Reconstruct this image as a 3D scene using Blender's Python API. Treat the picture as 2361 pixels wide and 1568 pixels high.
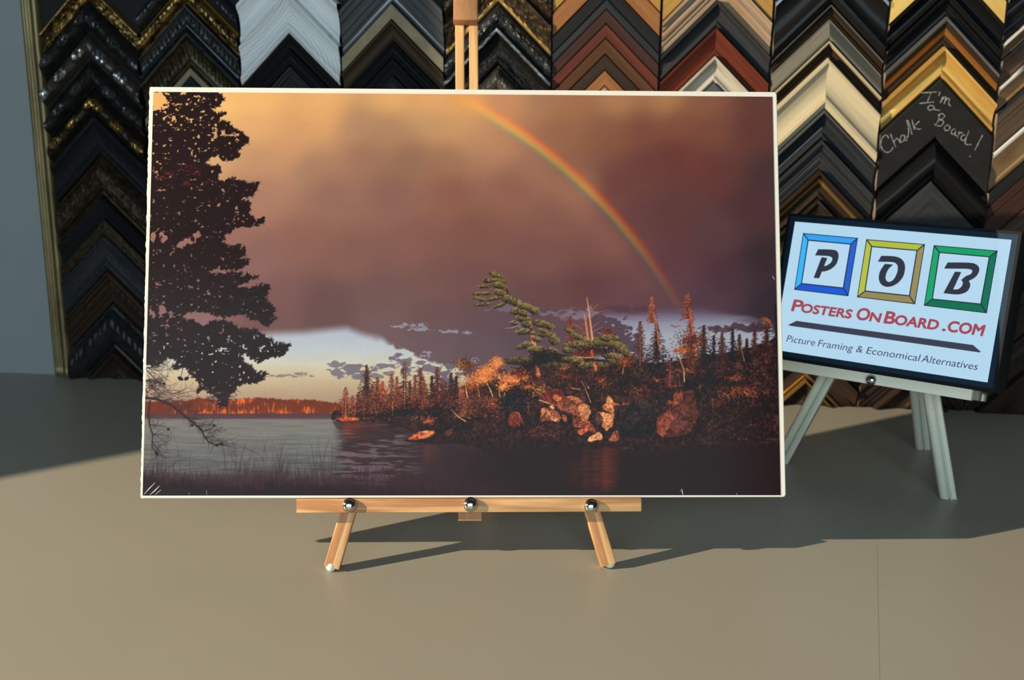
import bpy, bmesh, math
import numpy as np
from mathutils import Matrix, Vector, noise

# ------------------------------------------------------------------ scene, camera, light
scene = bpy.context.scene
col = scene.collection
for o in list(bpy.data.objects): bpy.data.objects.remove(o)

FPX, PITCH, ROLL, CAMH = 2542.27, 0.2324535546, 0.0049900803, 0.3425464300
CXP, CYP = 1180.5, 784.0
def cam_axes():
    f = np.array([0, math.cos(PITCH), -math.sin(PITCH)]); rt = np.array([1., 0, 0]); up = np.cross(rt, f)
    c, s = math.cos(ROLL), math.sin(ROLL)
    return c*rt+s*up, -s*rt+c*up, f
RT, UP, FW = cam_axes()
cd = bpy.data.cameras.new('camera'); cam = bpy.data.objects.new('camera', cd); col.objects.link(cam)
cd.sensor_width = 36; cd.lens = FPX/2361*36; cd.clip_start = .02; cd.clip_end = 50
cam.matrix_world = Matrix([[RT[0], UP[0], -FW[0], 0], [RT[1], UP[1], -FW[1], 0], [RT[2], UP[2], -FW[2], CAMH], [0, 0, 0, 1]])
cd.dof.use_dof = True; cd.dof.focus_distance = .795; cd.dof.aperture_fstop = 10
scene.camera = cam

scene.view_settings.view_transform = 'Standard'; scene.view_settings.look = 'None'
scene.view_settings.gamma = 1; scene.view_settings.use_curve_mapping = False
scene.view_settings.exposure = 0

world = bpy.data.worlds.new('shop_interior'); scene.world = world; world.use_nodes = True
bg = world.node_tree.nodes['Background']; bg.inputs[0].default_value = (.42, .52, .58, 1); bg.inputs[1].default_value = .05

# low sunlight coming in past the window jamb at the left
SUNP = (-1.338, .262, .570)
ld = bpy.data.lights.new('low_sunlight', 'POINT'); ld.shadow_soft_size = .0075; ld.color = (1, .82, .58); ld.energy = 10
ld.use_nodes = True; nt = ld.node_tree; fo = nt.nodes.new('ShaderNodeLightFalloff'); fo.inputs['Strength'].default_value = 7.4
nt.links.new(fo.outputs['Constant'], nt.nodes['Emission'].inputs['Strength'])
lo = bpy.data.objects.new('low_sunlight', ld); lo.location = SUNP; col.objects.link(lo)
# big shop window behind the camera: blue daylight
wd = bpy.data.lights.new('shop_window_daylight', 'AREA'); wd.shape = 'RECTANGLE'; wd.size = 2.6; wd.size_y = 1.2
wd.color = (.70, .90, 1); wd.energy = 45
wo = bpy.data.objects.new('shop_window_daylight', wd); wo.location = (-.35, -1.9, .80); wo.rotation_euler = (math.radians(83), 0, 0); col.objects.link(wo)

# ------------------------------------------------------------------ measuring helpers
def proj(P):
    v = np.array(P, float)-np.array([0, 0, CAMH]); z = v@FW
    return np.array([CXP+FPX*(v@RT)/z, CYP-FPX*(v@UP)/z])
def ray(px): return FW+RT*(px[0]-CXP)/FPX-UP*(px[1]-CYP)/FPX
def hit(px, P0, n):
    d = ray(px); o0 = np.array([0, 0, CAMH]); return o0+d*(((P0-o0)@n)/(d@n))
def on_table(px, z=0.): return hit(px, np.array([0, 0, z]), np.array([0, 0, 1.]))
def lin(c): 
    return tuple(((v/255)/12.92 if v/255 <= .04045 else ((v/255+.055)/1.055)**2.4) for v in c)

# ------------------------------------------------------------------ object helpers
def link_obj(name, mesh, mats, parent=None):
    o = bpy.data.objects.new(name, mesh); col.objects.link(o)
    for m in (mats if isinstance(mats, (list, tuple)) else [mats]): mesh.materials.append(m)
    if parent is not None: o.parent = parent
    return o
def tag(o, label=None, cat=None, group=None, kind=None):
    if label: o['label'] = label
    if cat: o['category'] = cat
    if group: o['group'] = group
    if kind: o['kind'] = kind
    return o
def empty(name, M=None):
    o = bpy.data.objects.new(name, None); o.empty_display_size = .02; col.objects.link(o)
    if M is not None: o.matrix_world = M
    return o
def mesh_from(verts, faces, name='mesh', smooth=False, mat_idx=None):
    me = bpy.data.meshes.new(name); me.from_pydata([tuple(map(float, v)) for v in verts], [], faces)
    if smooth: me.polygons.foreach_set('use_smooth', [True]*len(me.polygons))
    if mat_idx is not None: me.polygons.foreach_set('material_index', mat_idx)
    me.update(); return me
def bm_mesh(bm, name='mesh', smooth=False):
    bmesh.ops.recalc_face_normals(bm, faces=bm.faces)
    me = bpy.data.meshes.new(name); bm.to_mesh(me); bm.free()
    if smooth:
        me.polygons.foreach_set('use_smooth', [True]*len(me.polygons))
        try: me.set_sharp_from_angle(angle=math.radians(35))
        except Exception: pass
    return me
def box_bm(bm, x0, x1, y0, y1, z0, z1, bev=0., seg=2):
    r = bmesh.ops.create_cube(bm, size=1)
    for v in r['verts']:
        v.co = Vector(((x0+x1)/2+v.co.x*(x1-x0), (y0+y1)/2+v.co.y*(y1-y0), (z0+z1)/2+v.co.z*(z1-z0)))
    if bev:
        es = list({e for v in r['verts'] for e in v.link_edges})
        bmesh.ops.bevel(bm, geom=es, offset=bev, segments=seg, affect='EDGES', profile=.5)
def box(name, x0, x1, y0, y1, z0, z1, mat, parent=None, bev=0.):
    bm = bmesh.new(); box_bm(bm, x0, x1, y0, y1, z0, z1, bev); return link_obj(name, bm_mesh(bm, name, bool(bev)), mat, parent)
def frame_matrix(origin, X, Y, Z):
    return Matrix([[X[0], Y[0], Z[0], origin[0]], [X[1], Y[1], Z[1], origin[1]], [X[2], Y[2], Z[2], origin[2]], [0, 0, 0, 1]])
def sweep(section, p0, p1, xdir, name='mesh', smooth=True, bev_ends=False):
    """extrude a closed 2-D section (a,b) from p0 to p1; a runs along xdir (made square to the axis)"""
    p0 = Vector(p0); p1 = Vector(p1); ax = (p1-p0).normalized(); xd = Vector(xdir); xd = (xd-ax*xd.dot(ax)).normalized(); yd = ax.cross(xd)
    n = len(section); vs = []
    for p in (p0, p1): vs += [p+xd*a+yd*b for a, b in section]
    fs = [(i, (i+1) % n, n+(i+1) % n, n+i) for i in range(n)]+[tuple(range(n))[::-1], tuple(range(n, 2*n))]
    bm = bmesh.new(); bv = [bm.verts.new(v) for v in vs]
    for f in fs: bm.faces.new([bv[i] for i in f])
    return bm_mesh(bm, name, smooth)
def rounded_rect(w, d, r, n=3):
    out = []
    for cx_, cy_, a0 in ((w/2-r, d/2-r, 0), (-w/2+r, d/2-r, 90), (-w/2+r, -d/2+r, 180), (w/2-r, -d/2+r, 270)):
        for k in range(n+1):
            a = math.radians(a0+90*k/n); out.append((cx_+r*math.cos(a), cy_+r*math.sin(a)))
    return out
def trim_below(me, M, z=.0004):
    """cut a mesh flat where it would sink below world height z"""
    bm = bmesh.new(); bm.from_mesh(me); Mi = M.inverted(); co = Mi@Vector((0, 0, z)); no = (M.to_3x3().transposed()@Vector((0, 0, 1))).normalized()
    bmesh.ops.bisect_plane(bm, geom=bm.verts[:]+bm.edges[:]+bm.faces[:], plane_co=co, plane_no=no, clear_inner=True)
    es = [e for e in bm.edges if e.is_boundary]
    if es: bmesh.ops.contextual_create(bm, geom=es)
    bm.to_mesh(me); bm.free(); me.update()
def lathe(prof, name='mesh', n=40):
    """profile (r, h) turned round local -Y (h grows toward the viewer)"""
    vs = []; fs = []
    for r, h in prof:
        for k in range(n):
            a = 2*math.pi*k/n; vs.append((r*math.cos(a), -h, r*math.sin(a)))
    m = len(prof)
    for i in range(m-1):
        for k in range(n): fs.append((i*n+k, i*n+(k+1) % n, (i+1)*n+(k+1) % n, (i+1)*n+k))
    fs.append(tuple(range(n))[::-1]); fs.append(tuple((m-1)*n+k for k in range(n)))
    me = mesh_from(vs, fs, name); bm = bmesh.new(); bm.from_mesh(me); return bm_mesh(bm, name, True)

# ------------------------------------------------------------------ materials
def mat(name, base, rough=.5, metal=0., coat=0., coat_rough=.1, spec=.5, c2=None, scale=(40, 40, 40), detail=4, lo_=.35, hi_=.65, bump=0., bscale=None, dist=.001, fac=1.):
    m = bpy.data.materials.new(name); m.use_nodes = True; nt = m.node_tree; b = nt.nodes['Principled BSDF']
    b.inputs['Base Color'].default_value = (*base, 1); b.inputs['Roughness'].default_value = rough; b.inputs['Metallic'].default_value = metal
    b.inputs['Coat Weight'].default_value = coat; b.inputs['Coat Roughness'].default_value = coat_rough; b.inputs['Specular IOR Level'].default_value = spec
    tc = nt.nodes.new('ShaderNodeTexCoord')
    def nz(sc, det):
        mp = nt.nodes.new('ShaderNodeMapping'); mp.inputs['Scale'].default_value = sc; nt.links.new(tc.outputs['Object'], mp.inputs['Vector'])
        n = nt.nodes.new('ShaderNodeTexNoise'); n.inputs['Scale'].default_value = 1; n.inputs['Detail'].default_value = det; n.inputs['Roughness'].default_value = .6
        nt.links.new(mp.outputs[0], n.inputs['Vector']); return n
    if c2 is not None:
        n = nz(scale, detail); cr = nt.nodes.new('ShaderNodeValToRGB'); cr.color_ramp.elements[0].position = lo_; cr.color_ramp.elements[1].position = hi_
        cr.color_ramp.elements[0].color = (*base, 1); cr.color_ramp.elements[1].color = (*c2, 1)
        nt.links.new(n.outputs['Fac'], cr.inputs['Fac']); nt.links.new(cr.outputs['Color'], b.inputs['Base Color'])
    if bump:
        n = nz(bscale or scale, 3); bp = nt.nodes.new('ShaderNodeBump'); bp.inputs['Strength'].default_value = bump; bp.inputs['Distance'].default_value = dist
        nt.links.new(n.outputs['Fac'], bp.inputs['Height']); nt.links.new(bp.outputs['Normal'], b.inputs['Normal'])
    return m
def wood(name, c1, c2, rough=.5, along='X', ring=900, coat=0.):
    """grain bands stretched along one local axis"""
    m = bpy.data.materials.new(name); m.use_nodes = True; nt = m.node_tree; b = nt.nodes['Principled BSDF']
    b.inputs['Roughness'].default_value = rough; b.inputs['Coat Weight'].default_value = coat
    tc = nt.nodes.new('ShaderNodeTexCoord'); mp = nt.nodes.new('ShaderNodeMapping')
    k = {'X': (.05, 1, 1), 'Y': (1, .05, 1), 'Z': (1, 1, .05)}[along]
    mp.inputs['Scale'].default_value = tuple(v*ring/6 for v in k); nt.links.new(tc.outputs['Object'], mp.inputs['Vector'])
    n = nt.nodes.new('ShaderNodeTexNoise'); n.inputs['Scale'].default_value = 1; n.inputs['Detail'].default_value = 5; n.inputs['Distortion'].default_value = .4
    nt.links.new(mp.outputs[0], n.inputs['Vector'])
    n2 = nt.nodes.new('ShaderNodeTexNoise'); n2.inputs['Scale'].default_value = .22; n2.inputs['Detail'].default_value = 2
    nt.links.new(mp.outputs[0], n2.inputs['Vector'])
    w = nt.nodes.new('ShaderNodeMath'); w.operation = 'MULTIPLY'; w.inputs[1].default_value = 24; nt.links.new(n2.outputs['Fac'], w.inputs[0])
    sn = nt.nodes.new('ShaderNodeMath'); sn.operation = 'SINE'; nt.links.new(w.outputs[0], sn.inputs[0])
    s2 = nt.nodes.new('ShaderNodeMath'); s2.operation = 'MULTIPLY_ADD'; s2.inputs[1].default_value = .26; nt.links.new(sn.outputs[0], s2.inputs[0]); nt.links.new(n.outputs['Fac'], s2.inputs[2])
    cr = nt.nodes.new('ShaderNodeValToRGB'); cr.color_ramp.elements[0].position = .25; cr.color_ramp.elements[1].position = .8
    cr.color_ramp.elements[0].color = (*c1, 1); cr.color_ramp.elements[1].color = (*c2, 1)
    nt.links.new(s2.outputs[0], cr.inputs['Fac']); nt.links.new(cr.outputs['Color'], b.inputs['Base Color'])
    bp = nt.nodes.new('ShaderNodeBump'); bp.inputs['Strength'].default_value = .25; bp.inputs['Distance'].default_value = .0004
    nt.links.new(n.outputs['Fac'], bp.inputs['Height']); nt.links.new(bp.outputs['Normal'], b.inputs['Normal'])
    return m
def glow(name, rgb):
    m = bpy.data.materials.new(name); m.use_nodes = True; b = m.node_tree.nodes['Principled BSDF']
    c = lin(rgb); b.inputs['Base Color'].default_value = (.01, .01, .012, 1); b.inputs['Roughness'].default_value = .5
    b.inputs['Emission Color'].default_value = (*c, 1); b.inputs['Emission Strength'].default_value = 1; b.inputs['Specular IOR Level'].default_value = .1
    return m

# ------------------------------------------------------------------ setting
WD, WA = 1.1904038653, 0.1186777860                 # wall distance and turn
WN = np.array([math.sin(WA), math.cos(WA), 0]); WU = np.array([math.cos(WA), -math.sin(WA), 0]); W0 = np.array([0, WD, 0])
COLW, S0 = 0.1112287084, -0.4043493050
def wall_pt(s, z, out=0.): return W0+WU*s+np.array([0, 0, z])-WN*out
def wall_hit(px, out=0.):
    P = hit(px, W0-WN*out, WN); return float(WU@(P-W0)), float(P[2])
WALLM = frame_matrix(W0, WU, WN, (0, 0, 1))          # local x along the wall, y into the wall, z up

m_wall = mat('painted_grey_wall', (.25, .275, .283), .75, c2=(.265, .29, .30), scale=(6, 6, 6), bump=.08, bscale=(300, 300, 300))
m_table = mat('beige_laminate', (.355, .333, .278), .40, c2=(.365, .343, .288), scale=(5, 5, 5), spec=.35, bump=.05, bscale=(900, 900, 900), dist=.0002)
m_black = mat('black_felt_board', (.010, .010, .011), .9)
wb = box('wall_back', -1.6, 1.3, .004, .10, -.75, 2.2, m_wall); wb.matrix_world = WALLM; tag(wb, kind='structure')
wl = box('wall_left', -1.02, -.95, .5445, 1.42, -.75, 2.2, m_wall); tag(wl, kind='structure')
fl = box('floor', -2.2, 2.2, -2.2, 2.0, -.80, -.75, mat('dark_carpet', (.06, .06, .065), .9, c2=(.08, .08, .08), scale=(80, 80, 80))); tag(fl, kind='structure')
# the table the things stand on
tbl = empty('display_table', Matrix.Translation((0, .75, -.75)))
tag(tbl, 'long beige laminate table pushed against the grey wall, holding both easels', 'table')
def tb(name, *a, m=m_table, bev=.002):
    o = box(name, *a, m, tbl, bev); o.matrix_parent_inverse = tbl.matrix_world.inverted(); return o
# top follows the wall at its back edge
bm = bmesh.new()
bk = [wall_pt(-.95, 0, -.0035), wall_pt(1.1, 0, -.0035)]
pts = [(-.948, .03), (1.05, .03), (bk[1][0], bk[1][1]), (bk[0][0]+.0, bk[0][1])]
top = [bm.verts.new((x, y, 0)) for x, y in pts]; bot = [bm.verts.new((x, y, -.03)) for x, y in pts]
bm.faces.new(top); bm.faces.new(bot[::-1])
for i in range(4): bm.faces.new((top[i], bot[i], bot[(i+1) % 4], top[(i+1) % 4]))
tt = link_obj('tabletop', bm_mesh(bm), m_table, tbl); tt.matrix_parent_inverse = tbl.matrix_world.inverted()
for x in (-.86, .96):
    for y in (.10, .95): tb('leg', x-.025, x+.025, y-.025, y+.025, -.75, -.031)
# fine seam in the laminate
s_a = on_table((2022, 1258)); s_b = on_table((2028, 1566)); dv = (s_b-s_a); s_b = s_a+dv*1.6
m_seam = mat('seam_line', (.27, .265, .23), .8)
me = mesh_from([s_a+np.array([-.00012, 0, .00006]), s_a+np.array([.00012, 0, .00006]), s_b+np.array([.00012, 0, .00006]), s_b+np.array([-.00012, 0, .00006])], [(0, 1, 2, 3)])
se = link_obj('seam', me, m_seam, tbl); se.matrix_parent_inverse = tbl.matrix_world.inverted()
# black backing board of the sample wall
sL = wall_hit((95, 0))[0]; sLL = -.5391
bb = box('sample_board', sLL+.006, 1.0, -.001, .0035, .0015, .75, m_black); bb.matrix_world = WALLM
tag(bb, 'black backing board on the wall carrying the columns of frame corners', 'display board')
# gilt moulding down its left edge
m_gilt = mat('antique_gilt', (.20, .155, .07), .42, .7, c2=(.10, .078, .034), scale=(60, 60, 16), lo_=.4, hi_=.7, bump=.3, bscale=(220, 220, 60), dist=.0006)
sec = [(0, 0), (0, .004), (.002, .0055), (.004, .0045), (.0055, .002), (.007, .003), (.0082, .0055), (.0095, .004), (.0105, .0035), (.0125, .007), (.016, .009), (.0195, .0075), (.0215, .003), (.0222, 0)]
vs = []; fs = []; hs = [.0012+i*.7/60 for i in range(61)]
for k, z in enumerate(hs):
    for x, h in sec:
        w = .0012*noise.noise(Vector((3.1, 0, z*60))) if x > .019 else 0
        vs.append((sLL+x+w, -h-.0012, z))
n = len(sec)
for k in range(60):
    for i in range(n-1): fs.append((k*n+i, k*n+i+1, (k+1)*n+i+1, (k+1)*n+i))
fs.append(tuple(range(n))); fs.append(tuple(60*n+i for i in range(n))[::-1])
gt = link_obj('gilt_edging', mesh_from(vs, fs, smooth=True), m_gilt); gt.matrix_world = WALLM
tag(gt, 'narrow antique gold moulding running up the left edge of the sample wall', 'moulding')
# ---- the printed picture: painted stroke by stroke into an array of colours ----
PX0, PY0, PW, PH = 322, 204, 1486, 946
def paint_print():
    rng = np.random.default_rng(7)
    yy, xx = np.mgrid[0:PH, 0:PW].astype(np.float32)
    xx += PX0; yy += PY0
    def vnoise(sx, sy, seed):
        r = np.random.default_rng(seed)
        gw, gh = int(PW/sx)+3, int(PH/sy)+3
        g = r.random((gh, gw)).astype(np.float32)
        fx = (xx-PX0)/sx; fy = (yy-PY0)/sy
        ix = fx.astype(int); iy = fy.astype(int); tx = fx-ix; ty = fy-iy
        tx = tx*tx*(3-2*tx); ty = ty*ty*(3-2*ty)
        return (g[iy, ix]*(1-tx)+g[iy, ix+1]*tx)*(1-ty)+(g[iy+1, ix]*(1-tx)+g[iy+1, ix+1]*tx)*ty
    def fbm(sx, sy, seed, n=4):
        o = 0; a = .5
        for k in range(n):
            o = o+a*vnoise(max(sx/2**k, 1.5), max(sy/2**k, 1.5), seed+k); a *= .5
        return o/(1-.5**n)
    def sm(a, b, v):
        t = np.clip((v-a)/(b-a), 0, 1); return t*t*(3-2*t)
    # sky colours, scattered samples blended smoothly
    S = [(360,240,255,190,115),(520,225,255,198,124),(600,230,250,188,120),(750,225,245,184,118),(900,225,246,184,118),(1000,232,244,178,118),
         (1075,235,246,172,100),(1180,228,214,150,108),(1250,235,178,130,98),(1320,235,176,122,86),(1420,235,190,136,96),(1540,238,192,140,92),(1620,235,150,100,78),(1770,235,108,72,66),
         (600,300,232,172,118),(700,300,222,162,112),(740,270,236,172,112),(820,290,186,140,108),(900,300,184,138,106),(1000,285,206,158,114),(1060,300,214,160,112),(1100,320,196,144,108),
         (480,340,224,176,124),(600,360,200,150,114),(680,340,218,158,116),(720,380,170,128,104),(840,360,164,120,98),(950,370,158,116,94),(1040,370,164,118,94),(1150,350,186,132,104),(1200,390,160,112,94),
         (1300,300,160,108,84),(1400,300,146,98,78),(1480,300,138,84,74),(1560,280,136,84,72),(1640,300,128,82,70),(1740,300,108,68,64),(1775,400,84,62,64),
         (600,450,176,128,108),(760,450,158,114,98),(900,450,146,104,94),(1040,440,146,98,84),(1180,430,150,102,86),(1300,500,140,96,86),(1340,430,158,112,92),(1420,430,118,74,72),(1500,380,116,72,68),(1560,360,108,66,64),(1640,400,108,66,64),(1740,480,86,60,62),
         (500,560,160,112,104),(600,600,144,104,98),(700,560,150,104,92),(800,600,140,98,90),(950,560,140,96,88),(1100,540,136,92,82),(1250,600,130,88,84),(1400,560,134,90,84),
         (1480,500,108,72,72),(1560,500,104,68,68),(1660,540,98,70,74),(1760,600,66,54,60),
         (480,640,150,106,102),(640,680,128,90,88),(760,690,112,80,80),(880,680,118,86,84),(1000,660,124,88,84),(1100,660,122,84,82),(1250,680,112,74,74),(1350,680,108,70,72),(1480,650,114,76,78),(1560,620,102,68,74),(1680,640,84,60,68),(1780,700,62,52,60),
         (450,730,144,106,106),(620,740,122,88,86),(760,730,108,80,80),(880,730,120,94,94),(1000,730,112,84,84),(1120,720,104,78,84),(1240,730,100,76,84),(1500,700,100,68,76),(1640,700,90,64,76),
         (1000,800,112,90,96),(1120,800,104,84,92),(1200,780,96,76,88)]
    S = np.array(S, float)
    cw = 6
    gx = np.arange(0, PW+cw, cw)+PX0; gy = np.arange(0, PH+cw, cw)+PY0
    GX, GY = np.meshgrid(gx, gy)
    num = np.zeros(GX.shape+(3,)); den = np.zeros(GX.shape)
    for s in S:
        d2 = ((GX-s[0])/1.15)**2+(GY-s[1])**2
        w = 1/(d2+1500)**2.0; num += w[..., None]*s[2:5]; den += w
    G = (num/den[..., None]).astype(np.float32)
    fx = (xx-PX0)/cw; fy = (yy-PY0)/cw; ix = fx.astype(int); iy = fy.astype(int); tx = (fx-ix)[..., None]; ty = (fy-iy)[..., None]
    C = (G[iy, ix]*(1-tx)+G[iy, ix+1]*tx)*(1-ty)+(G[iy+1, ix]*(1-tx)+G[iy+1, ix+1]*tx)*ty
    C *= (1+.07*(fbm(150, 90, 3)-.5))[..., None]
    def mix(mask, col):
        nonlocal C
        C = C*(1-mask[..., None])+np.array(col, np.float32)*mask[..., None] if not hasattr(col, 'shape') or col.ndim == 1 else C*(1-mask[..., None])+col*mask[..., None]
    # rainbow: circle fitted through its ridge
    R = np.array([(1072,233),(1141,270),(1210,316),(1267,359),(1324,405),(1380,460),(1442,529),(1489,591),(1536,657),(1555,691)], float)
    A = np.c_[2*R, np.ones(len(R))]; cx, cy, k = np.linalg.lstsq(A, (R**2).sum(1), rcond=None)[0]
    rad = math.sqrt(k+cx*cx+cy*cy)
    dr = np.hypot(xx-cx, yy-cy)-rad
    along = np.clip((yy-225)/470, 0, 1)
    wd = .86-.2*along
    D = dr/wd
    def g(c, w): return np.exp(-((D-c)/w)**2)
    fade = sm(1040, 1200, xx)*(1-.72*sm(.55, 1.02, along))
    C += (g(5, 10)*fade)[..., None]*np.array([46, 17, -8])
    C += (g(-6, 8)*fade)[..., None]*np.array([16, 28, -2])
    C += (g(-16, 9)*fade)[..., None]*np.array([-14, 6, 6])
    C += (g(15, 9)*fade)[..., None]*np.array([16, -5, -8])
    C += (np.exp(-((D+60)/45)**2)*fade)[..., None]*np.array([10, 7, 4])
    # faint second bow
    D2 = np.hypot(xx-cx, yy-cy)-(rad+212)
    C += (np.exp(-(D2/34)**2)*sm(1500, 1620, xx)*(1-sm(300, 480, yy)))[..., None]*np.array([11, 3, 0])
    # clear strip of sky below the cloud, left
    low = np.array([[182,190,204],[196,202,206],[212,206,186],[206,186,152],[190,162,134],[172,142,124]], float)
    ly = np.array([765, 810, 840, 870, 905, 935])
    L = np.stack([np.interp(yy, ly, low[:, i]) for i in range(3)], -1)
    L += (vnoise(60, 20, 5)-.5)[..., None]*6
    ex = [320,420,560,610,640,700,760,800,830,880,900,940,965,990,1010,1040,1060,1500,1810]
    ey = [790,780,772,766,764,762,755,752,764,778,792,806,822,828,838,844,850,1300,1300]
    edge = np.interp(xx, ex, ey)
    rough = (fbm(16, 10, 11)-.5)*26*sm(840, 920, xx)
    soft = 5+9*(1-sm(860, 930, xx))
    m = sm(-1, 1, (yy-edge-rough-soft*.3)/soft)*sm(0, 1, (1130-xx)/20)
    C = C*(1-m[..., None])+L*m[..., None]
    # mid-grey cloudlets over the strip
    def cloud(cx_, cy_, rx, ry, seed, col, th=.5, s=18):
        n = fbm(s, s*.5, seed, 4)
        v = 1-((xx-cx_)/(rx*1.35))**2-((yy-cy_)/(ry*1.35))**2
        return sm(th+.06, th+.2, np.clip(v, -1, 1)*.42+(n-.5)*1.5+.32)*sm(-.7, -.1, v), np.array(col, np.float32)
    for a in [(795,852,26,12,21,(128,118,128)),(835,858,36,14,22,(128,118,128)),(775,840,14,7,23,(134,124,132)),(778,862,12,12,24,(132,122,130)),
              (926,826,20,9,25,(120,108,120)),(905,843,22,7,26,(130,118,128)),(948,848,30,16,27,(124,112,124)),(902,860,16,5,28,(132,120,128)),
              (1000,850,30,10,29,(124,114,126)),(1030,885,26,38,30,(112,104,118)),(640,865,58,4,31,(150,134,128)),(690,863,30,5,32,(146,130,126)),(868,866,14,5,33,(136,124,128)),(872,842,18,6,38,(132,122,130))]:
        mk, col = cloud(*a[:5], a[5], .42)
        C = C*(1-mk[..., None])+col*mk[..., None]
    # bright rents in the cloud
    for a in [(972,760,26,4,41),(1035,764,24,3.5,42),(1073,768,16,4,43),(945,750,34,5,44),(984,818,12,7,45),(1095,832,12,5,46)]:
        mk, col = cloud(*a, (160,158,176), .42, 9); C = C*(1-.75*mk[..., None])+col*.75*mk[..., None]
    # right-hand gap of pale sky
    GR = np.array([[92,66,80],[112,96,118],[150,148,170],[172,176,190],[168,172,186]], float)
    gyv = [700, 722, 745, 775, 830]
    L2 = np.stack([np.interp(yy, gyv, GR[:, i]) for i in range(3)], -1)
    up = np.interp(xx, [1180,1230,1300,1390,1460,1560,1620,1700,1760,1810], [740,722,716,722,724,712,712,730,745,770])
    m = sm(-14, 16, yy-up+(fbm(50, 12, 51)-.5)*26)*sm(1180, 1240, xx)*.0 + sm(-16, 14, yy-up+(fbm(50, 12, 51)-.5)*20)*sm(1355, 1410, xx)
    C = C*(1-m[..., None])+L2*m[..., None]
    for a, al in [((1285,725,46,10,52),.55),((1340,722,30,12,53),.6),((1190,745,26,7,54),.55),((1150,712,40,9,55),.4)]:
        mk, col = cloud(*a, (140,134,156), .45, 16); C = C*(1-al*mk[..., None])+col*al*mk[..., None]
    for a in [(1402,765,24,26,61),(1425,775,26,32,62),(1440,800,26,34,63),(1375,750,20,18,64),(1455,812,16,20,65)]:
        mk, col = cloud(*a, (92,72,84), .36, 14); C = C*(1-mk[..., None])+col*mk[..., None]
    for a in [(1450,712,52,6,66,(92,64,72)),(1650,758,40,7,67,(86,62,74)),(1710,755,50,8,68,(80,58,70)),(1765,752,36,10,69,(74,54,66))]:
        mk, col = cloud(*a[:5], a[5], .4, 14); C = C*(1-.9*mk[..., None])+col*.9*mk[..., None]
    # ---- drawing tools ----
    def inb(x, y, r):
        return x+r > PX0 and x-r < PX0+PW and y+r > PY0 and y-r < PY0+PH
    def dab(x, y, a, b, ang, col, al=1.0):
        r = max(a, b)+2
        if not inb(x, y, r): return
        x0 = max(int(x-r-PX0), 0); x1 = min(int(x+r-PX0)+1, PW); y0 = max(int(y-r-PY0), 0); y1 = min(int(y+r-PY0)+1, PH)
        if x1 <= x0 or y1 <= y0: return
        X = xx[y0:y1, x0:x1]-x; Y = yy[y0:y1, x0:x1]-y
        ca, sa = math.cos(ang), math.sin(ang)
        d = np.sqrt(((X*ca+Y*sa)/a)**2+((-X*sa+Y*ca)/b)**2)
        m = np.clip((1-d)*min(a, b)+.5, 0, 1)*al
        C[y0:y1, x0:x1] += (np.asarray(col, np.float32)-C[y0:y1, x0:x1])*m[..., None]
    def line(pts, w0, w1, col, al=1.0):
        n = len(pts)-1
        for i in range(n):
            (ax, ay), (bx, by) = pts[i], pts[i+1]
            wa = w0+(w1-w0)*i/n; wb = w0+(w1-w0)*(i+1)/n; r = max(wa, wb)+2
            x0 = max(int(min(ax, bx)-r-PX0), 0); x1 = min(int(max(ax, bx)+r-PX0)+1, PW)
            y0 = max(int(min(ay, by)-r-PY0), 0); y1 = min(int(max(ay, by)+r-PY0)+1, PH)
            if x1 <= x0 or y1 <= y0: continue
            X = xx[y0:y1, x0:x1]; Y = yy[y0:y1, x0:x1]
            dx, dy = bx-ax, by-ay; L_ = dx*dx+dy*dy+1e-6
            t = np.clip(((X-ax)*dx+(Y-ay)*dy)/L_, 0, 1)
            d = np.hypot(X-ax-t*dx, Y-ay-t*dy)
            w = (wa+(wb-wa)*t)/2
            m = np.clip(w-d+.5, 0, 1)*np.minimum(1, w*2)*al
            C[y0:y1, x0:x1] += (np.asarray(col, np.float32)-C[y0:y1, x0:x1])*m[..., None]
    def polymask(P):
        P = np.array(P, float)
        inside = np.zeros((PH, PW), bool)
        y0 = max(int(P[:, 1].min()-PY0), 0); y1 = min(int(P[:, 1].max()-PY0)+2, PH)
        for r in range(y0, y1):
            y = r+PY0+.5; xs = []
            for i in range(len(P)):
                (xa, ya), (xb, yb) = P[i], P[(i+1) % len(P)]
                if (ya <= y) != (yb <= y): xs.append(xa+(y-ya)*(xb-xa)/(yb-ya))
            xs.sort()
            for a, b in zip(xs[::2], xs[1::2]):
                inside[r, max(int(a-PX0), 0):max(min(int(b-PX0)+1, PW), 0)] = True
        return inside
    def blur(m, n):
        m = m.astype(np.float32)
        for _ in range(n):
            q = np.pad(m, 1, mode='edge'); m = (q[:-2, 1:-1]+q[1:-1, 1:-1]+q[2:, 1:-1])/3; q = np.pad(m, 1, mode='edge'); m = (q[1:-1, :-2]+q[1:-1, 1:-1]+q[1:-1, 2:])/3
        return m
    def poly(P, col, tex=0., s=5, seed=1, al=1.0, rag=0., nb=5):
        m = blur(polymask(P), 1)
        if rag:
            mb = blur(m, nb); m = sm(.35, .65, mb+(fbm(7, 7, seed+90, 3)-.5)*rag)*sm(.01, .12, mb)
        c = np.array(col, np.float32)[None, None]*(1+tex*(fbm(s, s, seed, 3)-.5)*2)[..., None]
        mm = (m*al)[..., None]
        C[:] = C*(1-mm)+c*mm
    J = lambda a: rng.normal(0, a)
    U = rng.uniform
    # ---- far shore, lake ----
    m = sm(0, 1, (yy-951)/3)*(1-sm(780, 800, xx)*0)
    water = np.stack([np.interp(yy, [952, 964, 968, 1000, 1060, 1110, 1145], v) for v in
                      ([84,96,128,124,106,80,58],[58,70,120,122,106,76,50],[62,76,114,118,104,76,52])], -1)
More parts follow.
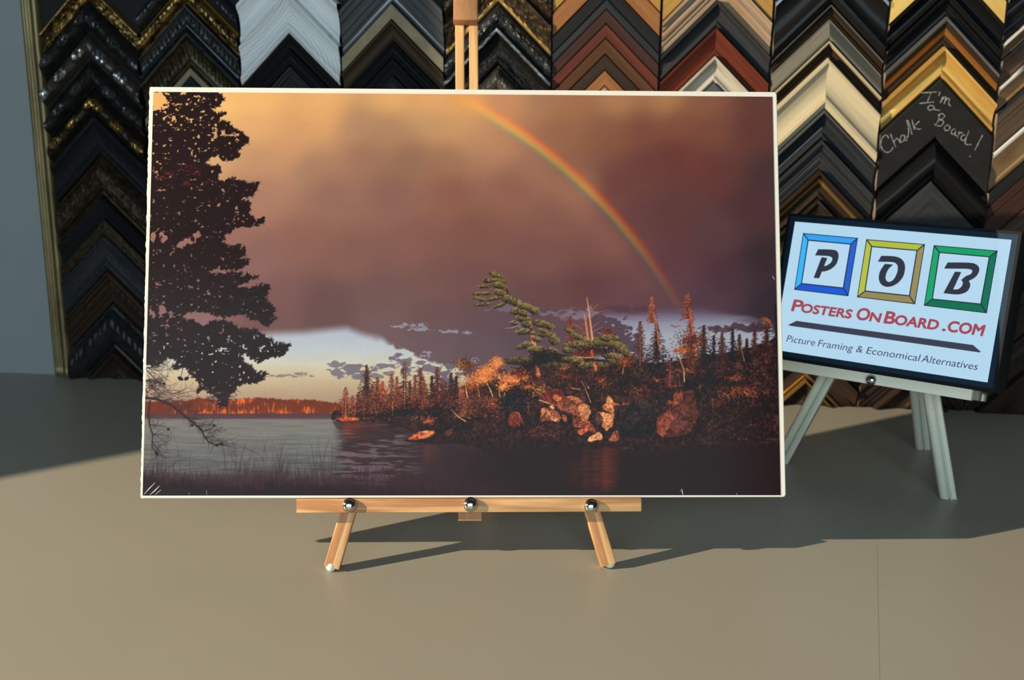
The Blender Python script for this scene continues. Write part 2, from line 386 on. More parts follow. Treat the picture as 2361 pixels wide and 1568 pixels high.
    rip = (fbm(70, 3, 71, 3)-.5)*(.10+.18*sm(980, 1090, yy))
    water = water*(1+rip[..., None]*2)
    C[:] = C*(1-m[..., None])+water*m[..., None]
    topx = [320,430,460,500,545,600,660,720,760,800]; topy = [926,924,918,924,919,918,921,922,927,932]
    band = (yy > np.interp(xx, topx, topy)+(vnoise(3, 50, 72)-.5)*5) & (yy < 954) & (xx < 800)
    n1 = fbm(3, 11, 73, 3); n2 = fbm(30, 16, 74, 2)
    hot = sm(.45, .75, n1*.6+n2*.45+.12*sm(935, 952, yy)-.0008*np.abs(xx-560))
    bc = np.array([118,56,40])*(1-hot[..., None])+np.array([236,112,50])*hot[..., None]
    bm = blur(band, 1)[..., None]
    C[:] = C*(1-bm)+bc*bm
    # reflections of the island, right of x = 765
    rf = sm(764, 800, xx+(fbm(60, 3, 75, 2)-.5)*70*sm(985, 1090, yy))*sm(962, 968, yy)
    dk = np.array([64,48,52])*np.ones_like(C)
    gapw = sm(.52, .7, fbm(40, 4, 76, 3)+.14*np.exp(-((xx-870)/50)**2)*sm(1000, 1060, yy))*(1-sm(900, 1000, xx))
    dk = dk+(gapw*46)[..., None]*np.array([1, .98, 1.0])
    C[:] = C*(1-rf[..., None])+dk*rf[..., None]
    # ---- island base mass ----
    base = [(762,962),(770,950),(785,945),(800,940),(830,935),(860,930),(900,925),(940,920),(980,915),(1030,900),(1075,890),(1120,880),(1170,870),(1215,830),(1260,810),(1310,820),(1380,830),(1440,820),(1480,835),(1540,840),(1600,820),(1680,815),(1740,800),(1810,770),(1810,1140),(1240,1140),(1180,1060),(1060,1022),(950,1018),(935,1014),(960,1000),(930,985),(880,972),(800,972),(764,970)]
    poly(base, (54,38,36), .5, 6, 81, rag=1.3, nb=7)
    mk = sm(0, 30, yy-1020+(fbm(40, 9, 180)-.5)*26)*sm(960, 1240, xx)
    C[:] = C*(1-mk[..., None])+np.array([50,40,42])*mk[..., None]
    mk = sm(0, 40, yy-np.interp(xx, [900,1100,1250,1500,1810], [1060,1030,1012,1022,1004])+(fbm(60, 12, 181)-.5)*24)*sm(980, 1230, xx)
    C[:] = C*(1-mk[..., None])+np.array([48,38,40])*mk[..., None]
    poly([(765,972),(800,966),(880,968),(1000,968),(960,1000),(880,1000),(780,990)], (60,42,42), .2, 12, 83, al=.6, rag=.6)
    def conifer(x, y0, y1, w, col, lit, litp=.45, lean=0., gaps=.0, trunk=None):
        n = int((y1-y0)/1.7)
        for i in range(n):
            t = i/n; y = y0+(y1-y0)*t; ww = w*(t**.75)*(.75+.35*math.sin(i*1.9)+.12*J(1))
            if rng.random() < gaps*(1-t): continue
            xc = x+lean*(1-t)
            k = max(2, int(ww/3))
            for _ in range(k):
                px = xc+U(-ww, ww); c = np.array(col)+J(7)
                sgn = 1 if px > xc else -1
                dab(px, y+abs(px-xc)*.22+U(-1, 1), U(1.6, 4), U(.7, 1.3), sgn*.35, c, .85)
            dab(xc, y, max(ww*.35, 1), 1.8, 0, col, .9)
        for i in range(int(n*litp*3)):
            t = rng.random(); y = y0+(y1-y0)*t; ww = w*t**.75
            px = x+lean*(1-t)+U(-ww*.9, ww*.8)
            dab(px, y+abs(px-x)*.2, U(1.4, 3.6), U(.7, 1.2), U(-.5, .5), np.array(lit)+J(14), .6)
        if trunk is not None: line([(x+lean, y0+4), (x+lean*.3, (y0+y1)/2), (x, y1)], 1.2, 2.6, trunk, .8)
    def bush(x, y, rx, ry, cols, n, size=(1.5, 3.5), al=.8):
        n = int(n*1.9); size = (size[0]*.62, size[1]*.62)
        for _ in range(n):
            a = U(0, 6.28); r = min(abs(J(.55)), 1.2)
            c = np.array(cols[rng.integers(len(cols))])*(U(.35, .6) if rng.random() < .33 else U(.8, 1.15))
            dab(x+math.cos(a)*rx*r, y+math.sin(a)*ry*r, U(*size), U(size[0]*.6, size[1]*.6), U(0, 3.1), np.array(c)+J(10), al)
    DK = (44,32,34); BR = (96,54,42); OR = (206,98,50); ORB = (246,140,72); RU = (142,72,48); GR_ = (92,86,56); GL = (146,134,76)
    # left cluster of the island
    for x, y0, w, c, l in ((812,915,16,(110,62,48),(170,92,60)),(828,905,18,(96,54,44),(160,84,56)),(858,890,24,(84,48,42),(150,76,52)),(882,880,20,(110,60,44),(190,96,56)),(922,892,24,(120,66,50),(176,96,64)),(945,880,18,(70,44,40),(120,66,50)),
                           (978,880,28,(130,72,54),(180,100,68)),(1000,885,20,(76,46,42),(120,64,50)),(1020,872,20,(84,50,44),(140,74,54)),(1046,880,22,(60,42,42),(110,62,48)),(1066,890,24,(120,66,48),(180,96,60))):
        conifer(x, y0, 962, w, c, l, .8)
    conifer(797, 895, 962, 24, (92,52,44), (176,88,58), .9, trunk=(210,110,64))
    conifer(845, 843, 962, 40, (58,42,40), (150,80,52), .5)
    conifer(870, 872, 962, 34, (80,48,40), (176,88,54), .8)
    bush(885, 905, 14, 12, [ORB, OR, (220,90,50)], 70)
    conifer(903, 862, 955, 20, (66,44,40), (160,80,54), .6, gaps=.4, trunk=(190,100,66))
    conifer(915, 870, 950, 14, (90,52,42), (170,86,56), .6)
    conifer(933, 835, 950, 24, (54,40,40), (150,76,50), .4, gaps=.6, trunk=(230,132,76))
    conifer(957, 868, 955, 18, (84,50,44), (150,78,54), .7)
    conifer(970, 850, 960, 26, (62,42,40), (168,84,56), .7)
    conifer(996, 868, 950, 12, (44,36,38), (60,44,44), .2)
    conifer(1008, 848, 955, 20, (66,42,40), (140,66,46), .6)
    conifer(1040, 860, 955, 24, (48,38,40), (110,58,44), .4)
    conifer(1052, 868, 950, 14, (40,34,38), (70,48,44), .2)
    bush(840, 935, 34, 26, [RU, (120,66,50), (96,56,48)], 420); bush(905, 925, 30, 26, [(150,82,60), RU, (110,62,50)], 380)
    bush(979, 925, 24, 34, [(160,86,62), RU, (120,66,52)], 420); bush(930, 950, 60, 12, [DK, (58,40,40)], 260, (2, 5))
    bush(1010, 950, 40, 22, [DK, (50,38,38)], 240, (2, 5)); bush(880, 958, 90, 7, [DK, (50,36,36)], 200, (2, 5))
    for x in (790,804,818,838,868,905): line([(x+J(3), 915+J(6)), (x, 958)], 1, 1.6, (206,112,66), .65)
    poly([(775,966),(800,962),(830,965),(826,970),(790,972)], (214,92,50), .5, 6, 91, .9, .5)
    bush(990, 970, 16, 8, [(200,90,56), RU, (230,120,76)], 90); bush(1040, 990, 70, 14, [DK, (60,42,40)], 300, (2, 5))
    # thin tree and autumn birches
    bush(1075, 842, 24, 18, [(120,64,44), (150,84,54), (104,66,48)], 260); bush(1060, 838, 12, 12, [(170,120,64), (140,96,56)], 80)
    line([(1058,828), (1060,940)], 1.5, 2.6, (206,132,76), .9)
    bush(1145, 838, 18, 14, [ORB, (250,150,84), (226,110,58)], 330, (1.3, 2.6), .9)
    bush(1122, 856, 26, 16, [ORB, (250,150,84), (220,104,56)], 480, (1.3, 2.6), .9)
    bush(1112, 872, 34, 16, [ORB, (238,124,66), (200,88,50)], 520, (1.3, 2.6), .9)
    bush(1150, 858, 26, 10, [(110,48,38), (140,60,42)], 60); bush(1175, 876, 30, 16, [ORB, (240,130,70), (206,96,54)], 460, (1.3, 2.6), .9)
    bush(1160, 890, 18, 12, [ORB, (224,108,60)], 180, (1.2, 2.4), .9); bush(1085, 890, 26, 16, [(210,104,58), (170,84,54)], 300, (1.2, 2.6))
    bush(1090, 925, 62, 30, [(170,90,62), (120,66,54), (196,108,74), (80,52,48), (60,42,42)], 1500, (1.2, 2.8), .8)
    bush(1135, 935, 26, 24, [(214,110,66), (160,84,58), (110,60,48)], 380, (1.2, 2.6))
    bush(1030, 915, 34, 40, [(100,58,48), (140,76,56), (64,44,44)], 500, (1.2, 2.8))
    for cx_, cy_, rx, ry, n_ in ((1145,836,16,12,240),(1122,856,24,14,330),(1110,873,32,14,380),(1178,874,28,15,380),(1160,892,16,10,120)):
        for _ in range(n_):
            a = U(0, 6.28); r = min(abs(J(.55)), 1.1); dab(cx_+math.cos(a)*rx*r, cy_+math.sin(a)*ry*r, U(.9, 1.9), U(.7, 1.2), U(0, 3), [(252,158,88), (240,132,66), (255,176,104), (214,100,52)][rng.integers(4)], .85)
    for P in [[(1116,868),(1124,886),(1132,902),(1136,914)], [(1072,880),(1075,900),(1078,918)], [(1103,898),(1105,914)], [(1149,862),(1154,874)], [(1040,944),(1058,962),(1074,972)], [(1150,900),(1153,915)], [(1164,905),(1160,922)]]:
        line(P, 1.2, 2.4, (244,180,110), .9)
    bush(1185, 930, 34, 22, [(46,40,42), (50,40,42)], 300, (3, 6), .9); bush(1150, 985, 70, 14, [(66,42,40), (90,52,44), (52,38,38)], 500, (1.5, 4))
    bush(1080, 1000, 60, 12, [(70,44,42), (52,38,38), (96,58,48)], 340, (1.5, 4))
    poly([(1172,972),(1176,956),(1186,949),(1196,951),(1202,962),(1205,976),(1195,985),(1178,984)], (124,58,46), .45, 4, 92, 1, .4)
    line([(1188,950), (1198,955), (1203,968), (1205,977)], 1.4, 1.8, (220,110,64), .8)
    poly([(938,1012),(960,1000),(968,995),(1000,994),(1006,998),(994,1006),(980,1011),(965,1014),(948,1016)], (196,96,62), .6, 5, 93, 1, .5)
    poly([(966,996),(985,993),(1005,997),(996,1001),(988,1005),(984,999),(972,999)], (248,146,86), .3, 5, 94, 1, .4)
    poly([(972,1006),(985,1001),(990,1008),(975,1012)], (240,140,90), .5, 4, 95, 1, .5)
    poly([(925,1013),(960,1016),(1010,1016),(1060,1014),(1080,1022),(1000,1024),(940,1020)], (46,34,36), .3, 9, 96, 1, .5)
    poly([(1026,1005),(1030,993),(1046,986),(1044,996),(1034,1008)], (108,62,56), .4, 5, 97, .8, .5)
    # big leaning pine: foliage pads
    def pad(x, y, rx, ry, lit=(150,136,82), mid=(98,84,52), dk=(50,38,34), n=None, ang=0.):
        n = n or int(rx*ry*2.3)
        for _ in range(n):
            a = U(0, 6.28); r = rng.random()**.55; px = math.cos(a)*r; py = math.sin(a)*r
            c = lit if py < -.25+.3*J(1) else (mid if py < .45 else dk)
            if rng.random() < .06: c = (150,84,52)
            if rng.random() < .22: c = (58,46,38)
            X = px*rx; Y = py*ry
            dab(x+X*math.cos(ang)-Y*math.sin(ang), y+X*math.sin(ang)+Y*math.cos(ang), U(1.2, 2.6), U(.6, 1.05), -.4+U(-.7, .7), np.array(c)+J(13), .9)
    line([(1168,668), (1176,690), (1192,700), (1212,722), (1220,740), (1224,770), (1232,800), (1238,840), (1243,880)], 4, 11, (66,46,40))
    line([(1219,735), (1223,752)], 6, 8, (232,128,80)); line([(1226,768), (1232,798)], 8, 10, (240,138,84)); line([(1238,846), (1242,866)], 7, 9, (224,110,66), .9)
    for a in [(1136,630,8,5,.5),(1147,637,14,5,.2),(1126,648,16,4,.1),(1150,648,18,6,.15),(1118,661,17,3,0),(1150,658,16,7,.2),(1112,677,24,3.4,-.03),(1155,676,16,8,.3),(1108,690,20,3.4,.2),(1140,688,18,4,-.2),(1112,702,20,3.4,-.1),(1152,704,16,4,-.4),
              (1172,690,16,9,.3),(1190,698,18,8,.3),(1212,708,22,9,.3),(1232,716,13,9,.4),(1190,718,12,8,0),(1206,735,18,8,.1),(1186,745,10,5,.2),(1252,748,24,9,.25),(1268,752,12,7,.4),(1205,765,20,7,-.1),(1262,772,24,8,.2),(1214,748,12,7,.1),(1206,722,14,8,.3),(1236,782,12,6,.2),(1250,762,12,5,.3),(1200,800,14,6,0),(1228,768,6,5,0),(1278,785,12,10,.6),(1215,795,14,8,0),(1236,806,22,8,0),(1275,808,14,5,.4)]:
        pad(*a[:4], ang=a[4])
    bush(1255, 828, 36, 18, [(40,30,32), (54,44,38), (48,36,34)], 460, (2, 4.5), .9)
    pad(1195, 832, 34, 9, (110,100,64), (70,60,46)); pad(1280, 845, 34, 10, (90,80,54), (60,50,42)); line([(1165,757), (1180,756), (1190,752)], 1, 2, (226,140,90))
    bush(1196, 860, 26, 14, [(120,52,40), (90,46,38), (220,100,54)], 160)
    bush(1240, 885, 34, 26, [(70,48,40), (96,56,44), (150,76,50), (54,42,38)], 520); bush(1212, 872, 12, 7, [ORB, OR], 40); bush(1215, 893, 14, 6, [ORB, OR], 50)
    bush(1245, 900, 20, 16, [(220,120,66), (150,84,54), (200,150,84)], 160)
    # second pine group with two bare snags
    conifer(1316, 730, 800, 16, (110,50,42), (160,68,48), .7)
    for a in [(1316,765,18,5,.5),(1340,780,26,6,.35),(1375,790,40,9,.05),(1405,780,26,9,.1),(1425,800,26,11,.4),(1325,795,26,8,0),(1310,808,14,8,.2),(1440,812,18,8,.5),(1350,800,22,9,0),(1412,822,26,8,.2),(1322,830,26,8,.1),(1370,842,38,8,0),(1420,836,20,6,.3)]:
        pad(*a[:4], ang=a[4])
    bush(1375, 808, 50, 12, [(46,34,32), (60,46,38), (120,58,44)], 420, (2, 4)); bush(1345, 815, 34, 8, [(150,70,48), (110,56,42)], 140)
    bush(1400, 765, 20, 8, [(150,60,44), (120,50,42)], 90)
    line([(1353,686), (1356,705), (1360,735), (1366,782)], 1.4, 4.4, (240,162,108)); line([(1348,727), (1351,745), (1356,782)], 3, 5, (222,130,84))
    for P in [[(1364,732),(1372,722),(1390,716)], [(1357,708),(1364,702)], [(1366,755),(1382,742)], [(1366,765),(1392,752)], [(1325,748),(1345,760)], [(1345,748),(1352,750)], [(1358,720),(1350,710)], [(1345,768),(1352,767)], [(1378,702),(1360,722)]]:
        line(P, 1.6, .8, (206,120,82), .8)
    line([(1326,822), (1350,825), (1368,824)], 1.6, 2.6, (240,150,90)); line([(1315,836), (1328,829)], 1, 2, (190,130,80)); line([(1371,838), (1374,852)], 5, 6, (226,112,64)); line([(1364,808), (1366,822)], 4, 5, (200,90,54))
    bush(1330, 870, 60, 26, [(70,46,38), (96,54,42), (50,38,36), (130,62,44)], 1000); bush(1300, 850, 14, 9, [ORB, OR], 60, (1, 2)); bush(1300, 868, 20, 14, [OR, (120,56,42)], 90, (1, 2))
    bush(1390, 880, 26, 18, [ORB, OR, (110,54,40)], 170, (1, 2.2)); bush(1440, 835, 28, 18, [OR, (226,110,56), (150,72,46)], 330, (1.2, 2.4)); bush(1430, 870, 34, 24, [(44,34,34), (60,44,40)], 330, (2, 5))
    for P in [[(1311,886),(1318,895),(1338,898)], [(1342,880),(1350,896),(1358,918),(1362,928)], [(1348,880),(1358,896)], [(1440,842),(1435,862)]]:
        line(P, 1.2, 1.8, (230,160,96), .9)
    # rocks
    def rock(P, col, seed, tex=.5, s=4):
        poly(P, np.array(col)*1.0, tex*1.15, s*.6, seed, 1, .8, 1)
        Q = np.array(P); pm = polymask(P); x0, y0 = Q.min(0); x1, y1 = Q.max(0); ar = (x1-x0)*(y1-y0)
        for _ in range(int(ar/14)+3):
            x = U(x0, x1); y = U(y0, y1); xi = int(x-PX0); yi = int(y-PY0)
            if not (0 <= xi < PW and 0 <= yi < PH) or not pm[yi, xi]: continue
            if rng.random() < .55: line([(x, y), (x+J(2.2), y+U(.5, 4))], .9, .6, np.array(col)*U(.25, .55), .75)
            else: dab(x, y, U(.7, 2), U(.5, 1.1), U(0, 3), np.minimum(np.array(col)*U(1.15, 1.5), 255), .7)
    Z = lambda L: [(1200+x/7.84, 860+y/7.84) for x, y in L]
    bush(1235, 960, 30, 50, [(44,36,36), (56,42,40), (70,46,42)], 500, (2, 5))
    rock(Z([(340,440),(430,370),(560,310),(650,290),(740,330),(800,400),(790,470),(700,520),(600,560),(480,540),(390,500)]), (118,54,44), 101)
    rock(Z([(580,440),(640,380),(740,430),(740,500),(650,520)]), (226,118,70), 102, .5)
    rock(Z([(640,560),(740,500),(830,430),(940,410),(1060,460),(1150,540),(1250,600),(1250,660),(1285,700),(1240,780),(1210,860),(1100,800),(980,770),(860,720),(760,680),(690,640)]), (150,82,64), 103, .55)
    rock(Z([(1050,600),(1150,560),(1250,600),(1250,660),(1280,700),(1240,780),(1210,850),(1110,800),(1070,740)]), (246,152,96), 104, .22, 7)
    rock(Z([(840,430),(960,420),(1060,460),(1100,520),(1000,540),(860,480)]), (206,114,72), 105, .6, 3)
    rock(Z([(380,640),(450,630),(540,690),(620,670),(680,720),(750,810),(700,860),(740,890),(600,880),(500,850),(380,900),(350,860),(370,760)]), (158,88,66), 106, .7, 4)
    rock(Z([(470,700),(530,690),(540,760),(500,780)]), (250,160,104), 107, .2); rock(Z([(520,600),(580,580),(620,640),(580,670)]), (246,150,94), 108, .25)
    rock(Z([(380,650),(440,640),(460,720),(400,760)]), (236,140,84), 109, .5, 3); rock(Z([(540,780),(620,790),(700,860),(640,880),(560,830)]), (240,150,88), 110, .7, 3)
    rock(Z([(760,750),(820,780),(860,850),(820,900),(780,860)]), (190,110,76), 111, .6)
    rock(Z([(940,900),(960,830),(1030,800),(1150,830),(1260,890),(1300,940),(1370,1050),(1350,1090),(1220,1040),(1100,1000),(980,980)]), (136,68,50), 112, .6, 4)
    rock(Z([(1080,810),(1150,830),(1210,880),(1130,870)]), (236,140,86), 113, .4, 3)
    rock(Z([(1040,1030),(1210,990),(1220,1050),(1110,1130),(1050,1090)]), (204,102,66), 114, .4)
    rock(Z([(1220,1230),(1260,1160),(1350,1120),(1400,1070),(1450,1090),(1485,1170),(1470,1215),(1370,1210),(1280,1250)]), (248,160,104), 115, .3, 5)
    rock(Z([(1470,620),(1560,540),(1570,440),(1590,405),(1640,450),(1680,540),(1780,560),(1790,600),(1740,670),(1690,720),(1660,730),(1560,690)]), (238,138,86), 116, .4, 4)
    rock(Z([(1660,560),(1800,550),(1740,670),(1690,640)]), (170,90,66), 117, .5, 3)
    rock(Z([(1860,540),(1975,560),(1900,725),(1820,690),(1810,640)]), (184,96,66), 118, .7, 3)
    rock(Z([(1400,710),(1480,700),(1560,730),(1700,740),(1690,800),(1660,980),(1600,1000),(1560,1060),(1480,970),(1500,860),(1420,760)]), (244,150,94), 119, .32, 5)
    rock(Z([(1370,720),(1420,710),(1500,820),(1480,900),(1400,940),(1370,880)]), (96,62,56), 120, .7, 3)
    rock(Z([(1590,1225),(1640,1150),(1680,1060),(1760,1040),(1820,1100),(1800,1200),(1720,1250)]), (158,84,66), 121, .45, 4)
    bush(1245, 985, 28, 10, [(150,78,56), (110,58,46), (210,110,66)], 110, (1, 2.4)); bush(1260, 1000, 60, 12, [(70,46,42), (60,42,40), (96,56,48)], 300, (1.5, 4))
    line(Z([(340,490),(480,540),(640,590)]), 2, 1.4, (246,176,110)); bush(1218, 940, 4, 22, [(150,100,80), (60,44,42)], 50, (1, 2))
    poly([(1415,935),(1500,930),(1530,960),(1500,1010),(1430,1010),(1420,970)], (46,42,44), .1, 12, 122, .9, .5)
    # right forest
    bush(1520, 850, 60, 40, [(60,42,40), (84,48,40), (44,34,36)], 900, (1.5, 4)); bush(1690, 850, 110, 50, [(46,36,38), (54,42,42), (40,32,36)], 1500, (2, 5)); bush(1640, 920, 150, 60, [(46,38,40), (52,42,42)], 1500, (2, 6), .7)
    conifer(1476, 742, 850, 24, (62,46,46), (120,66,52), .6, trunk=(180,90,60))
    conifer(1503, 684, 745, 15, (122,62,50), (190,100,68), .9); conifer(1514, 745, 830, 28, (52,40,42), (130,66,50), .5); line([(1508,720), (1513,745), (1518,790), (1524,810)], 2, 3, (206,104,64))
    conifer(1586, 674, 735, 20, (104,58,46), (176,90,60), .9); conifer(1592, 735, 860, 44, (92,54,44), (170,84,54), .9, gaps=.15); line([(1589,710), (1593,740), (1600,780), (1606,820)], 2, 3, (214,100,60))
    line([(1548,750), (1556,754), (1570,751)], 3, 1.5, (150,82,60))
    conifer(1623, 752, 850, 22, (44,36,40), (84,50,44), .4); conifer(1646, 774, 860, 14, (38,32,38), (60,44,44), .2); conifer(1689, 758, 860, 18, (36,32,38), (70,46,44), .3); conifer(1665, 768, 870, 30, (70,46,44), (100,58,48), .5); conifer(1705, 772, 880, 24, (60,44,42), (110,64,50), .4); conifer(1722, 782, 870, 14, (38,32,38), (60,44,44), .2)
    conifer(1740, 762, 900, 30, (56,42,42), (120,62,48), .5); conifer(1768, 734, 920, 34, (58,42,42), (140,72,50), .4); conifer(1790, 700, 900, 24, (44,36,40), (70,46,42), .2)
    for k in range(26): line([(1752+U(0, 18), 730+U(0, 8)), (1770+U(0, 8), 738+U(0, 10))], .8, 1.4, (170,90,56), .7)
    bush(1575, 805, 22, 9, [ORB, OR, (230,100,50)], 170, (1.2, 2.4)); bush(1560, 810, 16, 6, [OR], 50, (1.2, 2)); bush(1600, 785, 50, 24, [(140,66,46), (96,54,44)], 380)
    line([(1565,818), (1570,835), (1577,852)], 1.6, 2.2, (250,190,110)); line([(1577,856), (1578,880)], 2.2, 2.2, (240,180,104)); line([(1583,850), (1588,856)], 2, 1.2, (230,150,80)); line([(1709,800), (1716,832)], 1, 2, (220,140,84), .9)
    bush(1516, 877, 12, 5, [(244,150,60), OR], 34, (1, 2)); conifer(1545, 830, 890, 18, (80,46,42), (130,66,52), .8, trunk=(150,80,62)); bush(1470, 855, 26, 20, [(84,66,52), (110,80,58), (60,46,42)], 260)
    bush(1480, 900, 30, 14, [(120,60,46), (180,84,50), (60,42,40)], 160, (1.2, 2.6)); line([(1530,893), (1578,889)], 1, 2, (120,66,56))
    poly([(1555,905),(1600,900),(1610,960),(1590,1000),(1540,1010),(1515,1000),(1515,965),(1550,940)], (98,54,48), .35, 6, 123, .95, .6)
    poly([(1515,965),(1545,950),(1555,965),(1530,1010),(1515,995)], (150,76,60), .35, 5, 124, .95, .6); poly([(1555,908),(1572,905),(1566,930),(1556,935)], (156,78,56), .5, 4, 125, .9, .5); bush(1543, 928, 8, 5, [(200,96,60)], 26)
    bush(1625, 945, 46, 40, [(76,48,46), (92,56,50), (60,44,44)], 420, (1.5, 3.5), .6); bush(1660, 930, 50, 20, [(110,56,44), (80,46,42)], 220, (1.5, 3)); bush(1700, 895, 60, 10, [(150,70,48), (100,54,44)], 200, (1.5, 3.4)); bush(1690, 872, 24, 7, [(190,84,50), OR], 60, (1.2, 2.4))
    for k in range(40): x = U(1650, 1740); line([(x, 895+U(-4, 20)), (x+U(4, 16), 899+U(0, 22))], .8, 1.8, (214,110,62), .6)
    bush(1770, 900, 30, 60, [(76,44,40), (56,40,40)], 260)
    for a in [(1576,1020,9,3),(1632,1022,14,4),(1705,1012,30,5),(1780,1012,18,5),(1440,1033,24,3),(1618,1014,7,3)]: bush(*a, [(110,76,70), (84,60,58)], 30, (1.5, 3))
    # shore vegetation detail flecks
    for _ in range(2600):
        x = U(1220, 1790); y = U(835, 985)
        dab(x, y, U(.8, 2.2), U(.6, 1.2), U(0, 3), [(130,64,44), (96,56,44), (70,52,42), (176,88,54), (44,34,34)][rng.integers(5)], .5)
    for _ in range(60):
        x = U(1200, 1790); y = U(850, 960); h = U(10, 34)
        line([(x, y), (x+J(3), y+h)], .9, 1.3, [(150,80,56), (110,62,48), (190,110,70)][rng.integers(3)], .6)
    isl = blur(polymask(base), 6)*(1-sm(1000, 1030, yy))
    C[:] = C*(1+((.6*(fbm(5, 5, 190, 2)-.5)+.5*(fbm(30, 20, 191, 2)-.5))*isl)[..., None])
    # bottom vignette of the dark shallows
    mk = sm(1086, 1130, yy+(vnoise(60, 60, 130)-.5)*22)*(1-.0*xx)*sm(0, 1, (1260-xx)/200)
    C[:] = C*(1-mk[..., None])+np.array([58,42,48])*mk[..., None]
    for _ in range(1500):
        x = U(326, 1060); cl = .5+.5*math.sin(x*.021+1)+.3*math.sin(x*.07)
        h = U(10, 34)*(1+.8*cl)*(1.0 if x < 900 else .6); y0 = U(1105, 1140); b = J(7)
        line([(x, y0), (x+b*.3, y0-h*.55), (x+b, y0-h)], 1.5, .5, (66+J(4), 44+J(3), 52+J(3)), .55)
    for _ in range(90):
        x = rng.choice([360, 400, 540, 560, 620, 640, 650, 730, 740, 760, 870, 880])+J(12); h = U(50, 120); b = J(16)
        line([(x, 1120), (x+b*.15, 1120-h*.5), (x+b*.5, 1120-h*.8), (x+b, 1120-h)], 1.4, .6, (78,58,64), .7)
    for P in [[(330,1090),(350,1060),(380,1045),(430,1050)], [(380,1085),(410,1062),(460,1052)], [(560,1030),(600,1050),(622,1095)], [(525,1035),(545,1075)], [(565,1025),(555,1060),(548,1100)]]: line(P, 1.4, .8, (74,56,60), .8)
    for x, y0, y1, w, c, al in [(800,972,1020,12,(150,62,44),.5),(820,972,1012,22,(140,60,44),.5),(865,975,1010,10,(120,58,50),.4),(985,1024,1075,10,(150,74,66),.35),(1003,1024,1060,10,(120,62,58),.3),
                                (1375,1035,1140,14,(120,54,44),.45),(1405,1030,1140,18,(132,58,46),.5),(1325,1060,1130,20,(88,44,40),.4),(1350,1030,1140,8,(110,52,44),.4),(1395,1040,1140,8,(140,64,50),.35),(835,985,1060,16,(80,44,46),.4)]:
        mk = np.exp(-((xx-x)/w)**2)*sm(y0-4, y0+6, yy)*(1-sm(y1-30, y1+8, yy))*(.6+.8*(vnoise(30, 3, 77)-.2))*al
        C[:] = C*(1-mk[..., None])+np.array(c)*mk[..., None]
    gl = np.interp(xx, [322,350,400,450,520,600,640,700,760,840,900,1000,1200], [1082,1092,1106,1104,1118,1118,1102,1114,1112,1122,1124,1136,1146])
    mk = sm(-12, 26, yy-gl+(fbm(9, 14, 182)-.5)*34)*.85
    C[:] = C*(1-mk[..., None])+np.array([44,33,38])*mk[..., None]
    # ---- the big dark pine at the left ----
    TR = (46,37,40)
    T = [(322,204),(473,213),(509,216),(518,231),(504,245),(483,246),(500,266),(524,262),(506,272),(490,284),(504,282),(529,285),(542,300),(560,308),(576,324),(557,338),(544,348),(557,360),(537,366),(519,367),(504,356),(483,364),(473,376),(465,382),(486,384),(509,384),(510,397),(499,412),(509,420),(530,418),(555,413),(570,427),(598,424),(588,445),(557,458),(552,463),(575,468),(576,484),(575,494),(583,501),(590,512),(611,504),(608,514),(573,522),(544,522),(532,535),(514,540),(519,550),(509,560),(519,565),(534,575),(552,565),(547,578),(567,575),(565,588),(547,598),(576,605),(555,620),(521,620),(506,614),(473,629),(493,636),(519,634),(562,633),(593,640),(565,652),(547,657),(550,667),(585,665),(622,656),(617,675),(608,690),(624,705),(635,716),(626,728),(636,736),(621,749),(601,736),(580,733),(565,721),(544,723),(524,728),(504,726),(488,718),(453,716),(430,718),(417,736),(432,744),(448,740),(465,754),(480,752),(493,739),(504,744),(524,742),(544,756),(565,764),(593,763),(608,774),(624,782),(636,795),(668,796),(654,820),(626,823),(601,834),(585,825),(570,813),(544,820),(562,825),(550,835),(583,848),(588,861),(615,861),(603,879),(565,884),(544,889),(542,902),(529,912),(521,937),(509,935),(509,917),(486,904),(476,892),(460,906),(473,884),(455,876),(442,856),(430,848),(402,848),(422,838),(404,830),(386,820),(376,835),(358,845),(322,838)]
    tm = polymask(T)
    for Hh in ([(348,538),(366,531),(384,540),(388,552),(378,558),(372,570),(362,560),(348,556)], [(432,548),(455,536),(468,543),(452,552),(446,562),(424,574),(404,570),(416,558)], [(322,205),(372,212),(386,232),(370,250),(340,262),(322,270)], [(345,718),(356,704),(372,706),(384,718),(372,728),(352,732)], [(465,680),(480,675),(494,680),(488,686)]):
        tm &= ~(polymask(Hh) & (fbm(10, 8, 143, 3) > .43))
    tb = blur(tm, 7)
    n = fbm(9, 7, 141, 3)
    n = n*.55+.45*fbm(5, 5, 142, 2)
    tm2 = sm(.47, .57, tb*1.0+(n-.5)*.85)*sm(.02, .1, tb)
    # ragged see-through patches near the limb ends
    hol = sm(.60, .66, fbm(8, 6, 151, 3)+.22*(1-blur(tm, 26))-.11+.12*np.exp(-((xx-400)/90)**2-((yy-250)/45)**2)+.12*np.exp(-((xx-500)/60)**2-((yy-310)/30)**2)+.13*np.exp(-((xx-370)/60)**2-((yy-720)/26)**2)+.09*np.exp(-((xx-560)/50)**2-((yy-800)/22)**2)+.08*np.exp(-((xx-560)/60)**2-((yy-500)/20)**2))
    tm2 = tm2*(1-hol*.95)
    tc = np.array(TR, np.float32)*np.ones_like(C)*(1+.12*(fbm(40, 40, 161)-.5))[..., None]
    rd = sm(.5, .75, fbm(22, 9, 171, 3))*np.exp(-((yy-410)/26)**2-((xx-400)/90)**2)+sm(.55, .8, fbm(9, 6, 172, 3))*np.exp(-((yy-300)/70)**2)*.35*sm(380, 470, xx)
    rd = np.clip(rd, 0, 1)*sm(.45, .62, fbm(6, 3, 173, 3))
